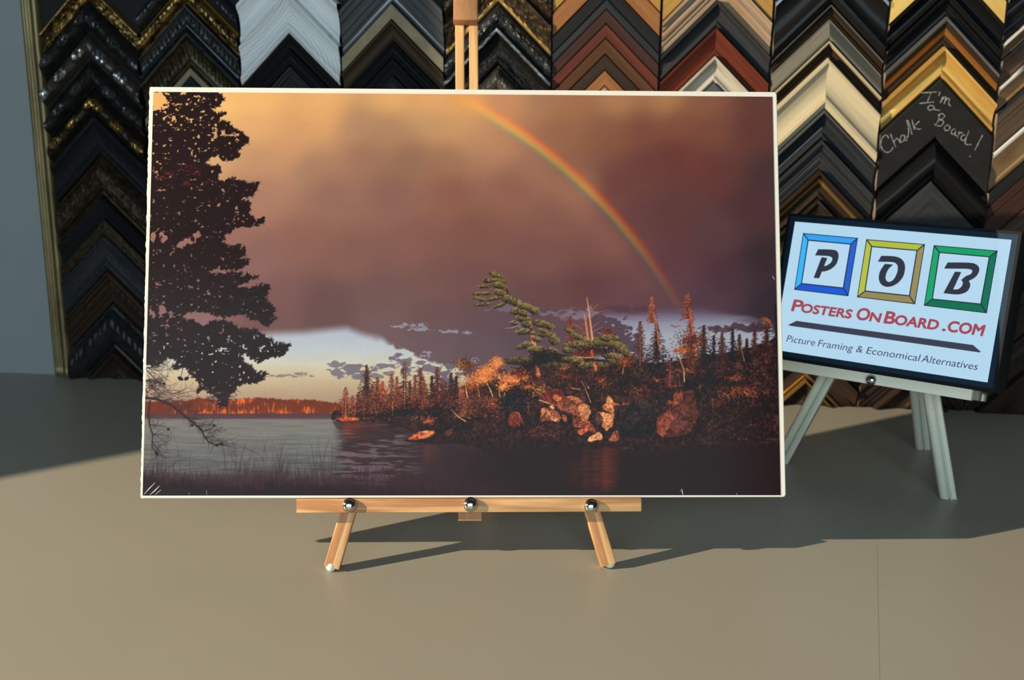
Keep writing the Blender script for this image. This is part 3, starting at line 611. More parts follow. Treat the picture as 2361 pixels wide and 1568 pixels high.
    tc = tc*(1-rd[..., None])+np.array([134,52,48])*rd[..., None]
    C[:] = C*(1-tm2[..., None])+tc*tm2[..., None]
    # needle tufts along the outline, pointing up and outwards
    def tuft(x, y, ang, ln):
        for _ in range(6):
            a = ang+J(.55); l = ln*U(.6, 1.15)
            line([(x, y), (x+l*math.cos(a), y+l*math.sin(a))], 1.9, .9, np.array(TR)+J(5), .95)
        dab(x, y, ln*.42, ln*.3, ang, np.array(TR)+J(3), .95)
    for i in range(1, len(T)-2):
        (ax, ay), (bx, by) = T[i], T[i+1]
        k = max(1, int(math.hypot(bx-ax, by-ay)/2.6))
        for q in range(k):
            t = (q+rng.random())/k; x = ax+(bx-ax)*t-U(1, 9); y = ay+(by-ay)*t+U(-3, 3)
            if rng.random() < .82: tuft(x, y, -.55+J(.4), U(5, 9))
    # tufts breaking up the edges of the see-through gaps inside the crown
    gr_y, gr_x = np.where((tm2[2:-2:3, 2:-2:3] > .25) & (tm2[2:-2:3, 2:-2:3] < .75))
    sel = rng.permutation(len(gr_y))[:1500]
    for q in sel:
        x = gr_x[q]*3+2+PX0; y = gr_y[q]*3+2+PY0
        if y < 940: tuft(x, y, -.5+J(.9), U(2.5, 5))
    for _ in range(2600):
        x = U(326, 560); y = U(215, 900); xi = int(x-PX0); yi = int(y-PY0)
        if tm2[yi, xi] > .9: line([(x, y), (x+U(2, 6), y-U(0, 4))], 1, .7, (62+J(5), 45+J(3), 46+J(3)), .45)
    # dead twigs, lower left
    def twig(x, y, ang, ln, w, depth):
        pts = [(x, y)]; a = ang
        n = max(3, int(ln/6))
        for i in range(n):
            a += J(.16)+.03; x += math.cos(a)*ln/n; y += math.sin(a)*ln/n; pts.append((x, y))
            if depth and rng.random() < .75: twig(x, y, a+rng.choice([-1, 1])*U(.4, 1.1), ln*U(.25, .5), w*.55, depth-1)
        line(pts, w, max(w*.4, .7), (60,47,50), .9)
    for _ in range(34): twig(U(326, 350), U(822, 900), U(-.5, .9), U(24, 60), 1.5, 1)
    for _ in range(10): twig(U(330, 420), U(905, 925), U(-.9, .1), U(30, 60), 1.3, 1)
    MB_ = [(326,916),(360,920),(395,934),(420,955),(445,975),(465,992),(470,1005),(482,1020),(500,1027),(516,1024)]
    line(MB_, 6, 2.4, (54,43,46))
    for (x, y) in [(350,920),(375,926),(395,936),(410,948),(425,960),(440,970),(455,984),(466,996),(470,1010),(482,1020),(495,1026)]:
        for _ in range(4): twig(x, y, U(-.9, .5), U(22, 52), 1.3, 1)
        twig(x, y, U(1.0, 2.0), U(14, 26), 1.2, 0)
    line([(346,925),(342,955),(345,982),(352,1000),(351,1030),(360,1045)], 4, 2, (54,43,46))
    for (x, y) in [(343,960),(344,980),(351,1000),(352,1020),(358,1040)]:
        for _ in range(4): twig(x, y, U(-.6, 1.2), U(18, 50), 1.2, 1)
    for x, y in [(500,1027),(511,1024),(463,990),(360,1045),(443,981),(494,982),(388,990),(363,1048),(378,885),(416,872),(430,872)]: dab(x, y, 3.5, 3, 0, (48,38,42))
    line([(422,838),(420,858),(416,872)], 1.4, 1.2, (56,44,46)); line([(438,858),(434,870)], 1.4, 1.2, (56,44,46))
    dab(416, 873, 7, 4.5, .5, TR); dab(430, 873, 6, 4, -.6, TR); dab(518, 928, 8, 9, 0, TR)
    for k in range(60): x = U(470, 540); y = U(895, 925); twig(x, y, U(-.6, 1.0), U(8, 26), 1.3, 0)
    # paper grain
    C *= (1+(rng.random((PH, PW)).astype(np.float32)-.5)*.05)[..., None]
    return np.clip(C, 4, 255)
# ------------------------------------------------------------------ frame corner samples on the wall
def z_at(s, ypx, out=.010):
    a, b = 0., .6
    for _ in range(40):
        m = (a+b)/2
        if proj(wall_pt(s, m, out))[1] > ypx: a = m
        else: b = m
        if b-a < 1e-6: break
    if ypx < proj(wall_pt(s, .6, out))[1]: return .6
    return (a+b)/2
PROF = {
 'flat':  [(0,0),(.01,.8),(.05,1),(.95,1),(.99,.85),(1,0)],
 'flat2': [(0,0),(.01,.85),(.04,1),(.30,1),(.33,.9),(.36,1),(.95,1),(.99,.85),(1,0)],
 'scoop': [(0,0),(.01,.85),(.05,1),(.14,.98),(.18,.82),(.26,.62),(.38,.46),(.52,.36),(.66,.34),(.78,.40),(.82,.52),(.88,.56),(.95,.50),(.99,.40),(1,0)],
 'rev':   [(0,0),(.01,.35),(.06,.45),(.12,.42),(.2,.5),(.4,.66),(.6,.84),(.74,.96),(.82,1),(.92,.96),(.98,.8),(1,0)],
 'dome':  [(0,0),(.01,.3),(.05,.4),(.09,.36),(.16,.6),(.28,.85),(.42,.98),(.56,1),(.7,.9),(.82,.68),(.88,.46),(.93,.5),(.98,.42),(1,0)],
 'steps': [(0,0),(.01,.9),(.04,1),(.14,.98),(.16,.78),(.30,.74),(.33,.58),(.45,.66),(.57,.60),(.60,.48),(.74,.46),(.77,.34),(.90,.36),(.98,.30),(1,0)],
 'twolip':[(0,0),(.01,.9),(.04,1),(.10,1),(.14,.86),(.3,.7),(.45,.62),(.6,.64),(.72,.74),(.78,.9),(.86,.92),(.92,.8),(.98,.7),(1,0)],
 'slope': [(0,0),(.01,.9),(.05,1),(.12,.98),(.2,.9),(.5,.62),(.8,.42),(.86,.5),(.94,.48),(.99,.4),(1,0)]}
def hgt(P, t):
    for (a, ha), (b, hb) in zip(P, P[1:]):
        if t <= b: return ha+(hb-ha)*(t-a)/(b-a+1e-9)
    return 0
def leaf_uv(x, t, sd):
    per = .031; lx = ((x+sd*.013)/per) % 1; u = lx-.5; v = (t-.46)+u*.45
    return u, v
def leaf_r(x, t, sd):
    u, v = leaf_uv(x, t, sd); return (u/.40)**2+(v/(.27*(1-.5*min(1, abs(u/.4)))+.01))**2
def orn_leaf(x, t, sd):      # acanthus leaves lying along the rail
    u, v = leaf_uv(x, t, sd); r = (u/.44)**2+(v/.30)**2
    base = .0034*max(0, 1-r)**.6*(1+.25*math.sin(u*40)) if r < 1 else 0
    return base+.0007*noise.noise(Vector((x*160, t*7, sd)))
def orn_carve(x, t, sd):
    e = max(0, min(1, min(t, 1-t)*8-.6))
    return e*(.0016*noise.noise(Vector((x*230, t*9, sd)))+.0013*abs(noise.noise(Vector((x*420, t*15, sd+4)))))
def orn_bead(x, t, sd):
    per = .0034; lx = (x/per) % 1-.5; tt_ = (t-.3)/.22
    return .0014*math.sqrt(max(0, 1-(lx*2)**2))*math.sqrt(max(0, 1-tt_*tt_))+.0003*noise.noise(Vector((x*500, t*20, sd)))
def orn_gad(x, t, sd):       # slanting gadroons
    if not .12 < t < .72: return 0
    w = math.sin(math.pi*(t-.12)/.6); f = abs(math.sin(x/.0062*math.pi+t*1.6))
    return .0022*w*(f**.6-.6)+.0004*noise.noise(Vector((x*500, t*20, sd)))
def orn_rough(x, t, sd): return .0005*noise.noise(Vector((x*500, t*30, sd)))+.0004*noise.noise(Vector((x*150, t*10, sd)))
ORN = {'leaf': orn_leaf, 'carve': orn_carve, 'bead': orn_bead, 'gad': orn_gad, 'rough': orn_rough}
def limb(parent, side, zt, wz, H, prof, mats, W2, orn=None, sd=0., base=.0015, jog=0., names=None, raw=None, hi=None):
    """one mitred rail: from the apex plane x=0 out to x=side*W2, falling at 45 degrees"""
    P = PROF[prof]; n_t = 26 if orn else None
    ts = sorted(set([t for t, _ in P]+([i/n_t for i in range(n_t+1)] if orn else []))) if orn else [t for t, _ in P]
    nx = 54 if orn else 3
    segs = names or [('rail', 0, 1, mats)]
    r2 = math.sqrt(.5); X = Vector((side*r2, 0, -r2)); Y = Vector((0, 1, 0)); Z = X.cross(Y)
    M = Matrix([[X[0], Y[0], Z[0], 0], [X[1], Y[1], Z[1], 0], [X[2], Y[2], Z[2], 0], [0, 0, 0, 1]]); Mi = M.inverted()
    obs = []
    for nm, a, b, m in segs:
        tt_ = [t for t in ts if a-1e-6 <= t <= b+1e-6]
        if a not in tt_: tt_.insert(0, a)
        if b not in tt_: tt_.append(b)
        vs = []; fs = []
        for i in range(nx+1):
            x = (W2-jog)*i/nx; 
            for t in tt_:
                h = hgt(P, t)*H
                if orn and 0 < t < 1: h = max(.0005, h+ORN[orn](x*1.414, t, sd+side))
                bul = (h/.02)*.0016 if i == nx and orn else 0
                vs.append(Mi@Vector((side*(x+bul), -(base+h), -x-t*wz)))
            if a > 0 or b < 1:       # cut faces of a narrow band go back to the board
                pass
            vs.append(Mi@Vector((side*x, -base, -x-b*wz))); vs.append(Mi@Vector((side*x, -base, -x-a*wz)))
        k = len(tt_)+2
        for i in range(nx):
            for j in range(k):
                q = (i*k+j, i*k+(j+1) % k, (i+1)*k+(j+1) % k, (i+1)*k+j)
                fs.append(q if side > 0 else q[::-1])
        fs.append(tuple(range(k))); fs.append(tuple(nx*k+j for j in range(k))[::-1])
        mi = [0]*len(fs); mi[-1] = 1
        if orn == 'leaf' and hi is not None:
            for i in range(nx):
                for j in range(len(tt_)-1):
                    x = (W2)*(i+.5)/nx*1.414; t = (tt_[j]+tt_[j+1])/2
                    if leaf_r(x, t, sd+side) < .75 and noise.noise(Vector((x*300, t*9, sd))) > -.25: mi[i*k+j] = 2
        me = mesh_from(vs, fs, nm, bool(orn), mi)
        bm = bmesh.new(); bm.from_mesh(me); me2 = bm_mesh(bm, nm, True)
        o = link_obj(nm, me2, [m, raw or m]+([hi] if hi is not None else []), parent); o.matrix_local = M; obs.append((o, M.copy()))
    return obs
# finishes
HI = {'leafb': 'hi_dull', 'leafs': 'hi_silver', 'leafg': 'hi_gold'}
def matk(k, name, base, *a, **kw):
    kw.setdefault('spec', .10)
    if kw.get('c2') is not None: kw['c2'] = tuple(v*k for v in kw['c2'])
    return mat(name, tuple(v*k for v in base), *a, **kw)
F = {
 'shbrn':  matk(1, 'shadow_darkened_brown', (.022,.014,.010), .5, c2=(.030,.020,.014), scale=(10,240,240)),  # dark brown with the board's shadow put into its tone
 'raw':  mat('raw_cut_wood', (.24,.19,.15), .7, c2=(.18,.14,.11), scale=(300,300,300)),
 'hi_dull': mat('dull_silver_rub', (.13,.14,.15), .3, .8, c2=(.05,.05,.055), scale=(300,400,400)),
 'hi_silver': mat('bright_silver_rub', (.75,.80,.84), .22, .9, c2=(.10,.10,.10), scale=(260,400,400), lo_=.45, hi_=.6),
 'hi_gold': mat('bright_gold_rub', (.58,.38,.12), .22, .9, c2=(.16,.10,.035), scale=(260,400,400), lo_=.45, hi_=.6),
 'blk': matk(0.5, 'satin_black_finish', (.016,.017,.019), .6, c2=(.026,.027,.030), scale=(12,200,200)),
 'gblk': matk(0.6, 'gloss_black_finish', (.010,.010,.011), .34, coat=.08),
 'char': matk(0.5, 'charcoal_wash', (.038,.042,.048), .5, c2=(.060,.064,.070), scale=(14,260,260)),
 'slate': matk(0.34, 'blue_slate_stain', (.030,.042,.056), .5, c2=(.070,.080,.088), scale=(12,240,240)),
 'dbrn': matk(0.55, 'dark_walnut_finish', (.035,.022,.015), .45, c2=(.06,.036,.022), scale=(10,260,260)),
 'pew': matk(0.65, 'dark_pewter_leaf', (.10,.11,.115), .34, .7, c2=(.05,.052,.055), scale=(70,200,200)),
 'pewb': matk(0.6, 'bronze_pewter_leaf', (.11,.095,.06), .38, .7, c2=(.05,.042,.028), scale=(70,200,200)),
 'gold': mat('rubbed_gold_over_black', (.34,.22,.065), .34, .85, c2=(.03,.022,.012), scale=(130,170,170), lo_=.42, hi_=.60),
 'leafb': matk(0.5, 'black_leaf_finish', (.030,.029,.030), .30, .3, c2=(.055,.052,.048), scale=(90,140,140)),
 'leafs':mat('smoky_brown_leaf', (.032,.027,.022), .34, .3, c2=(.05,.045,.038), scale=(70,110,110), lo_=.36, hi_=.5),
 'leafg':mat('umber_leaf', (.045,.032,.018), .34, .4, c2=(.022,.016,.012), scale=(70,110,110), lo_=.36, hi_=.5),
 'brnz': matk(0.6, 'aged_bronze_carving', (.085,.06,.034), .45, .5, c2=(.035,.026,.018), scale=(110,160,160)),
 'white': matk(1.1, 'whitewashed_wood', (.74,.78,.79), .55, c2=(.60,.645,.66), scale=(10,300,300), lo_=.42, hi_=.72),
 'gdull':mat('dull_gold_leaf', (.17,.135,.075), .5, .35, c2=(.24,.19,.105), scale=(60,120,120)),
 'gry': matk(0.7, 'smoke_grey_finish', (.085,.09,.092), .45, c2=(.12,.125,.127), scale=(14,220,220)),
 'silv': matk(0.38, 'silver_edge', (.36,.38,.40), .3, .8),
 'goldl':mat('thin_gold_lip', (.36,.23,.075), .35, .8),
 'yel': matk(0.42, 'honey_maple', (.66,.37,.09), .5, c2=(.76,.45,.12), scale=(12,200,200)),
 'org': matk(0.42, 'light_cherry_stain', (.46,.19,.065), .5, c2=(.56,.25,.09), scale=(12,200,200)),
 'redb': matk(0.5, 'red_mahogany_stain', (.22,.050,.026), .45, c2=(.13,.034,.022), scale=(12,220,220)),
 'brn': matk(0.55, 'walnut_stain', (.15,.068,.026), .5, c2=(.10,.045,.02), scale=(12,220,220)),
 'pkb': matk(0.6, 'plum_brown_stain', (.075,.032,.024), .5, c2=(.05,.024,.02), scale=(12,220,220)),
 'tan': matk(0.46, 'pickled_oak', (.52,.33,.17), .55, c2=(.68,.50,.37), scale=(14,240,240), lo_=.38, hi_=.62),
 'dist': matk(0.62, 'distressed_cream_paint', (.62,.58,.49), .6, c2=(.30,.20,.12), scale=(30,240,240), lo_=.52, hi_=.78),
 'oliv': matk(0.5, 'olive_grey_wash', (.27,.265,.215), .5, c2=(.21,.205,.17), scale=(12,260,260)),
 'cream': matk(0.54, 'aged_cream_finish', (.78,.68,.46), .45, c2=(.60,.52,.35), scale=(16,260,260), lo_=.45, hi_=.8),
 'sunpat': matk(0.5, 'painted_orange_sun_patch', (.62,.25,.05), .35, .4, c2=(.45,.17,.035), scale=(14,200,200)),  # orange patch of reflected sun, painted on as a band
 'gsun': matk(0.5, 'bright_gold_leaf', (1.25,.80,.22), .36, .45, c2=(1.05,.62,.16), scale=(20,160,160)),
 'chk': matk(0.55, 'chalkboard_paint', (.022,.023,.024), .85, c2=(.028,.029,.03), scale=(60,60,60)),
 'wlip': matk(0.62, 'white_lip_and_glint_paint', (.80,.79,.76), .45),  # white lips, and the painted sun glints on two dark corners
 'rwd': matk(0.6, 'brushed_brown_wood', (.20,.125,.07), .5, c2=(.30,.20,.115), scale=(12,260,260)),
 'rwd2': matk(0.5, 'knotty_oak', (.42,.27,.14), .5, c2=(.30,.17,.08), scale=(26,120,120), lo_=.42, hi_=.7),
 'rwd3': matk(0.6, 'smoked_oak', (.125,.085,.055), .5, c2=(.085,.06,.042), scale=(12,260,260)),
}
F['white2'] = F['white'].copy(); F['white2'].name = 'whitewashed_curved_grain'; _m = F['white2']; _nt = _m.node_tree; _b = _nt.nodes['Principled BSDF']
_w = _nt.nodes.new('ShaderNodeTexWave'); _w.wave_type = 'RINGS'; _w.rings_direction = 'Y'; _w.inputs['Scale'].default_value = 85; _w.inputs['Distortion'].default_value = 1.2; _w.inputs['Detail'].default_value = 1; _w.inputs['Detail Scale'].default_value = .6
_tc = _nt.nodes.new('ShaderNodeTexCoord'); _mp = _nt.nodes.new('ShaderNodeMapping'); _mp.inputs['Location'].default_value = (-.030, 0, .075); _mp.inputs['Scale'].default_value = (.8, 0, 1.1)
_nt.links.new(_tc.outputs['Object'], _mp.inputs['Vector']); _nt.links.new(_mp.outputs[0], _w.inputs['Vector'])
_mr = _nt.nodes.new('ShaderNodeMapRange'); _mr.inputs['From Min'].default_value = 0; _mr.inputs['From Max'].default_value = .25; _mr.inputs['To Min'].default_value = .72; _nt.links.new(_w.outputs['Fac'], _mr.inputs['Value'])
_mx = _nt.nodes.new('ShaderNodeMix'); _mx.data_type = 'RGBA'; _mx.blend_type = 'MULTIPLY'; _mx.inputs['Factor'].default_value = 1
_src = _b.inputs['Base Color'].links[0].from_socket; _nt.links.new(_src, _mx.inputs['A']); _nt.links.new(_mr.outputs['Result'], _mx.inputs['B']); _nt.links.new(_mx.outputs['Result'], _b.inputs['Base Color'])
# column, top y, bottom y of the apex (pixels), height mm, profile, finish, ornament, lips, label
A = 'mounted on the wall'
SM = [
 (1,-42,3,13,'scoop','gold','carve',[('lip',0,.14,'goldl')],'black and gold carved corner with thin gold edge, topmost of the leftmost column'),
 (1,3,69,17,'dome','leafb','leaf',[],'black corner with faint silver leaves, just under the gold carved one in the leftmost column'),
 (1,69,138,19,'dome','leafs','leaf',[],'dark corner whose big leaves shine brightest silver, in the leftmost column'),
 (1,138,204,17,'dome','leafb','leaf',[],'plain black leafy corner between the bright silver-leaf and the gold-leaf ones, leftmost column'),
 (1,204,265,18,'dome','leafg','leaf',[],'brown corner with shining gold leaves left of the poster top'),
 (1,265,357,15,'scoop','blk','rough',[],'wide plain black corner below the gold-leaf one, leftmost column'),
 (1,357,453,15,'dome','brnz','carve',[],'wide bronze corner covered in small carved scrolls, leftmost column'),
 (1,453,505,14,'slope','blk','rough',[],'black sloping corner directly beneath the bronze scroll-carved one'),
 (1,505,540,11,'flat','brnz','rough',[],'narrow dull bronze corner between two black ones, leftmost column'),
 (1,540,622,15,'twolip','char','rough',[],'black ridged corner beneath the narrow bronze one, leftmost column'),
 (1,622,700,13,'steps','dbrn','bead',[],'brown stepped corner with a beaded outer edge, left of the poster'),
 (1,700,808,16,'dome','leafb','bead',[('bead_edge',0,.14,'pew')],'black corner with silvery beaded edge, second from the bottom of the leftmost column'),
 (1,808,900,14,'scoop','dbrn','rough',[],'very dark brown corner at the foot of the leftmost column, touching the table'),
 (2,-92,-43,14,'dome','pew','gad',[],'pewter beaded corner at the top edge, above the gold gadrooned one in the second column'),
 (2,-43,12,15,'dome','gold','gad',[('lip',0,.16,'goldl')],'corner with bright gold slanting ridges, second column'),
 (2,12,70,14,'twolip','pew','gad',[],'dark pewter corner with a row of square notches, under the gold ridged one'),
 (2,70,156,15,'scoop','pewb','gad',[('lip',0,.10,'slate')],'bronze corner with notched cove and blue-grey edge, second column'),
 (2,156,176,10,'flat','gdull',None,[],'narrow brown corner just above the poster, second column'),
 (2,176,222,13,'steps','slate',None,[],'blue-grey stepped corner cut off by the poster top, second column'),
 (3,-105,-18,16,'scoop','white',None,[],'upper white washed corner with smooth cove'),
 (3,-18,79,14,'twolip','white2',None,[],'lower white washed corner with curved wood grain'),
 (3,79,114,12,'steps','blk',None,[],'black stepped corner right under the white ones'),
 (3,114,152,12,'twolip','blk',None,[],'black double-ridged corner, second under the white ones'),
 (3,152,215,12,'steps','char',None,[],'dark charcoal corner nearest the poster in the white-topped column'),
 (4,-92,6,17,'steps','gry',None,[('lip',.86,1,'silv')],'smoke grey corner with silver inner edge, fourth column'),
 (4,8,46,12,'flat','gdull',None,[],'flat dull gold corner left of the easel mast'),
 (4,46,95,15,'scoop','rwd3',None,[],'dark brown scooped corner directly below the flat dull gold one'),
 (4,95,134,12,'twolip','blk',None,[],'black corner below the dark brown scoop, left of the mast'),
 (4,134,176,11,'steps','blk',None,[],'black thin-stepped corner above the poster, left of the mast'),
 (4,176,222,11,'twolip','char',None,[],'charcoal corner half hidden by the poster top, left of the mast'),
 (5,-130,-62,13,'dome','brnz','carve',[],'copper-brown carved corner at the top edge, right of the mast'),
 (5,-62,5,14,'slope','brnz','carve',[('lip',.8,1,'goldl')],'bronze scroll corner with gold inner edge, behind the mast'),
 (5,5,61,14,'dome','pew','carve',[],'black and silver carved corner behind the mast'),
 (5,61,148,17,'scoop','gblk','rough',[('lip',0,.15,'silv')],'glossy black corner with a silver outer edge behind the mast'),
 (5,148,225,14,'dome','leafs','bead',[('lip',0,.16,'pew')],'dark corner with sparkling silver beads, just above the poster right of the mast'),
 (6,-130,-86,9,'flat','yel',None,[],'honey yellow flat corner at the top edge'),
 (6,-86,-37,9,'flat','org',None,[],'light orange cherry flat corner under the honey yellow one'),
 (6,-37,-2,9,'flat','blk',None,[],'black flat corner under the orange cherry one'),
 (6,-2,21,9,'flat','slate',None,[],'dark slate flat corner among the brown ones'),
 (6,21,55,9,'flat','pkb',None,[],'very dark plum-brown flat corner above the red-brown one'),
 (6,55,88,9,'flat','redb',None,[],'dark red-brown flat corner in the column of flat stained corners'),
 (6,88,125,9,'flat','brn',None,[],'mid brown walnut flat corner below the red-brown flat one'),
 (6,125,162,9,'flat','dbrn',None,[],'dark brown flat corner above the light cherry one near the poster'),
 (6,162,199,9,'flat','org',None,[],'light cherry flat corner just above the poster'),
 (6,199,225,9,'flat','tan',None,[],'tiny tip of a tan flat corner showing above the poster'),
 (7,-112,-68,11,'flat','yel',None,[],'golden honey corner at the top edge above the pickled oak one'),
 (7,-68,1,15,'steps','tan',None,[],'pickled oak corner with pale streaky grain'),
 (7,1,63,15,'scoop','char',None,[],'charcoal scooped corner between pickled oak and mahogany'),
 (7,63,128,14,'slope','redb',None,[],'red mahogany corner above the distressed cream one'),
 (7,128,190,14,'scoop','dist',None,[],'distressed cream corner with brown rubbed edges above the poster'),
 (7,190,225,11,'flat','gry',None,[],'small grey corner tip peeping over the poster below the distressed cream one'),
 (8,-110,9,16,'twolip','gblk',None,[('lip',0,.1,'silv')],'wide glossy black corner at the top edge, right of the poster'),
 (8,10,42,12,'scoop','dbrn',None,[('lip',0,.2,'gry')],'narrow dark corner with grey lip above the olive grey one'),
 (8,42,94,13,'rev','oliv',None,[],'olive grey washed corner with reversed slope'),
 (8,94,133,16,'scoop','dbrn',None,[('lip',0,.25,'cream')],'dark brown corner with pale raised lip above the big cream one'),
 (8,133,252,18,'twolip','cream',None,[],'big aged cream corner right of the poster top'),
 (8,252,322,15,'scoop','slate',None,[('lip',0,.10,'gry'),('sun_glint_strip',.60,.64,'wlip')],'blue-grey corner directly below the big cream one'),
 (8,322,392,14,'steps','char',None,[('sun_glint_strip',.58,.62,'wlip')],'charcoal corner with stepped inner edge, right of the poster'),
 (8,392,458,15,'scoop','dbrn',None,[('lip',.30,.45,'goldl')],'dark brown corner with a gold stripe above the lit sign'),
 (8,458,540,14,'twolip','pewb',None,[],'bronze-brown corner partly hidden behind the left of the lit sign'),
 (8,780,872,16,'scoop','shbrn',None,[('lip',.88,1,'goldl')],'dark brown corner with bright gold lip, low down beside the pale easel leg'),
 (8,872,960,14,'scoop','shbrn',None,[('lip',0,.10,'goldl')],'dark corner with thin gold edge at the table, behind the pale easel leg'),
 (9,-110,-62,12,'flat','gsun',None,[],'gold corner just clipping the top edge right of centre'),
 (9,-62,-15,14,'scoop','gblk',None,[],'glossy black scooped corner under the clipped gold one'),
 (9,-15,38,14,'steps','gblk',None,[],'gloss black stepped corner above the grey-lipped orange-banded one'),
 (9,38,106,15,'slope','dbrn',None,[('lip',0,.16,'gry'),('sun_patch_band',.4,.62,'sunpat')],'dark corner with grey lip and an orange sun patch painted as a band'),
 (9,107,179,17,'scoop','gsun',None,[],'bright gold corner above the chalkboard one'),
 (9,180,320,12,'flat','chk',None,[],'wide black chalkboard corner with handwriting'),
 (9,320,416,18,'dome','gblk',None,[],'rounded gloss black corner right below the chalkboard'),
 (9,416,520,12,'flat','char',None,[],'wide flat charcoal corner above the lit sign'),
 (9,780,862,13,'steps','shbrn',None,[],'dark brown stepped corner under the lit sign, upper of two'),
 (9,862,950,14,'scoop','shbrn',None,[],'dark scooped corner reaching the table behind the pale rear easel leg'),
 (10,-120,-30,13,'steps','gblk',None,[('lip',.0,.08,'gsun')],'black corner with gold edge at the top right of the picture'),
 (10,-30,8,12,'slope','rwd',None,[('lip',0,.12,'wlip')],'brown wood corner with white lip, uppermost at the right edge'),
 (10,8,72,12,'slope','rwd3',None,[('lip',0,.14,'slate')],'smoked oak corner with grey edge at the right edge of the picture'),
 (10,72,132,12,'slope','rwd2',None,[('lip',0,.16,'wlip')],'knotty oak corner with white lip, middle one at the right edge'),
 (10,132,226,12,'flat2','rwd3',None,[('lip',0,.10,'slate')],'wide smoked brown corner with grey edge at the right picture edge'),
 (10,226,322,13,'slope','rwd2',None,[('lip',0,.14,'wlip')],'wide light knotty oak corner with white lip, lowest white-lipped one at the right edge'),
 (10,322,356,11,'flat','blk',None,[],'narrow black corner under the wide knotty oak one'),
 (10,356,440,12,'flat2','pkb',None,[],'plum-brown corner above the right end of the lit sign'),
 (10,440,520,13,'steps','rwd3',None,[],'grey-brown stepped corner behind the right end of the lit sign'),
 (10,520,640,13,'slope','shbrn',None,[],'dark brown corner seen right of the lit sign, below the grey stepped one'),
 (10,640,760,13,'flat2','shbrn',None,[],'flat two-step dark brown corner lower right of the lit sign'),
 (10,760,860,12,'steps','shbrn',None,[],'dark brown stepped corner right of the pale easel ledge end'),
 (10,860,960,12,'flat','shbrn',None,[],'dark walnut corner at the table in the lower right'),
]
CORNERS = {}
for idx, (c, y0, y1, H, prof, fin, orn, lips, label) in enumerate(SM):
    sl = S0+(c-2)*COLW; sr = sl+COLW
    if c == 1: sl = sL+.0015
    sc = (sl+sr)/2; W2 = (sr-sl)/2-.0014
    if y0 < -30:                       # keep the spacing beyond the top of the picture
        zt = z_at(sc, 0)+(0-y0)/2060
    else: zt = z_at(sc, y0)
    zb = z_at(sc, y1) if y1 > -30 else z_at(sc, 0)+(0-y1)/2060
    wz = zt-zb-.0007
    if zt-W2-wz < .0015 and zb < W2+.02:          # bottom ones stop at the table
        pass
    root = empty('frame_corner_sample', WALLM@Matrix.Translation((sc, 0, zt)))
    segs = [(a, b) for _, a, b, _ in lips]; names = []
    cur = 0.
    for nm, a, b, m in sorted(lips, key=lambda q: q[1]):
        if a > cur: names.append(('rail', cur, a, F[fin]))
        names.append((nm, a, b, F[m])); cur = b
    if cur < 1: names.append(('rail', cur, 1., F[fin]))
    made = []
    for side in (-1, 1):
        nm_ = [(n_ if n_[0] != 'sun_glint_strip' or side < 0 else ('rail', n_[1], n_[2], F[fin])) for n_ in names]  # sun glint painted as a white strip, left-hand rails only
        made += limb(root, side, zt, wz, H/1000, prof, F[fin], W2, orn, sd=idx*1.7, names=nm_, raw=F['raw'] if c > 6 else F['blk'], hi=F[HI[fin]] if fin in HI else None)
    tag(root, label, 'picture frame corner', 'frame corner samples on the wall')
    CORNERS[(c, y0)] = (root, sc, zt)
    # trim whatever would run down through the tabletop
    if zt-W2-wz < .002:
        RM = WALLM@Matrix.Translation((sc, 0, zt))
        for ch, Ml in made:
            trim_below(ch.data, RM@Ml, .0012)
            if len(ch.data.polygons) == 0: bpy.data.objects.remove(ch)

# chalk handwriting on the chalkboard corner
root, sc, zt = CORNERS[(9, 180)]
CH = [[(700,672),(815,665)],[(775,668),(760,705),(745,742)],[(690,748),(795,738)],[(838,664),(830,694)],[(862,698),(838,745),(862,712),(882,702),(868,750),(888,716),(906,716),(902,752),(916,768)],
 [(792,768),(768,762),(750,780),(764,797),(790,788),(796,768),(800,792),(840,798)],[(836,828),(826,870),(808,905),(800,895)],[(822,834),(850,822),(872,836),(860,856),(832,868),(860,872),(862,892),(840,912),(812,908)],
 [(896,902),(872,918),(876,942),(898,942),(912,922),(896,902)],[(952,930),(928,940),(920,962),(936,972),(954,950),(946,975),(966,984)],[(978,950),(966,1000),(974,972),(992,958),(1002,968)],
 [(1018,975),(996,985),(990,1008),(1008,1016),(1028,995),(1048,946),(1020,1030),(1040,1046),(1068,1044)],[(1148,976),(1118,1032),(1090,1088)],[(1052,1128),(1060,1134)],
 [(468,1000),(452,978),(430,986),(412,1020),(414,1064),(436,1094),(462,1102),(488,1086),(498,1064)],[(480,968),(500,1020),(520,1066),(506,1030),(522,1004),(536,1008),(552,1034)],
 [(584,980),(562,980),(550,1004),(560,1028),(578,1014),(584,984),(592,1018),(602,1010)],[(600,1000),(612,960),(606,900),(598,878),(606,872),(620,910),(636,975)],[(636,866),(652,938)],[(690,876),(654,914),(676,934),(702,930)]]
m_chalk = mat('white_chalk', (.26,.27,.27), .9, c2=(.08,.08,.08), scale=(700,700,700), lo_=.5, hi_=.62)
vs = []; fs = []
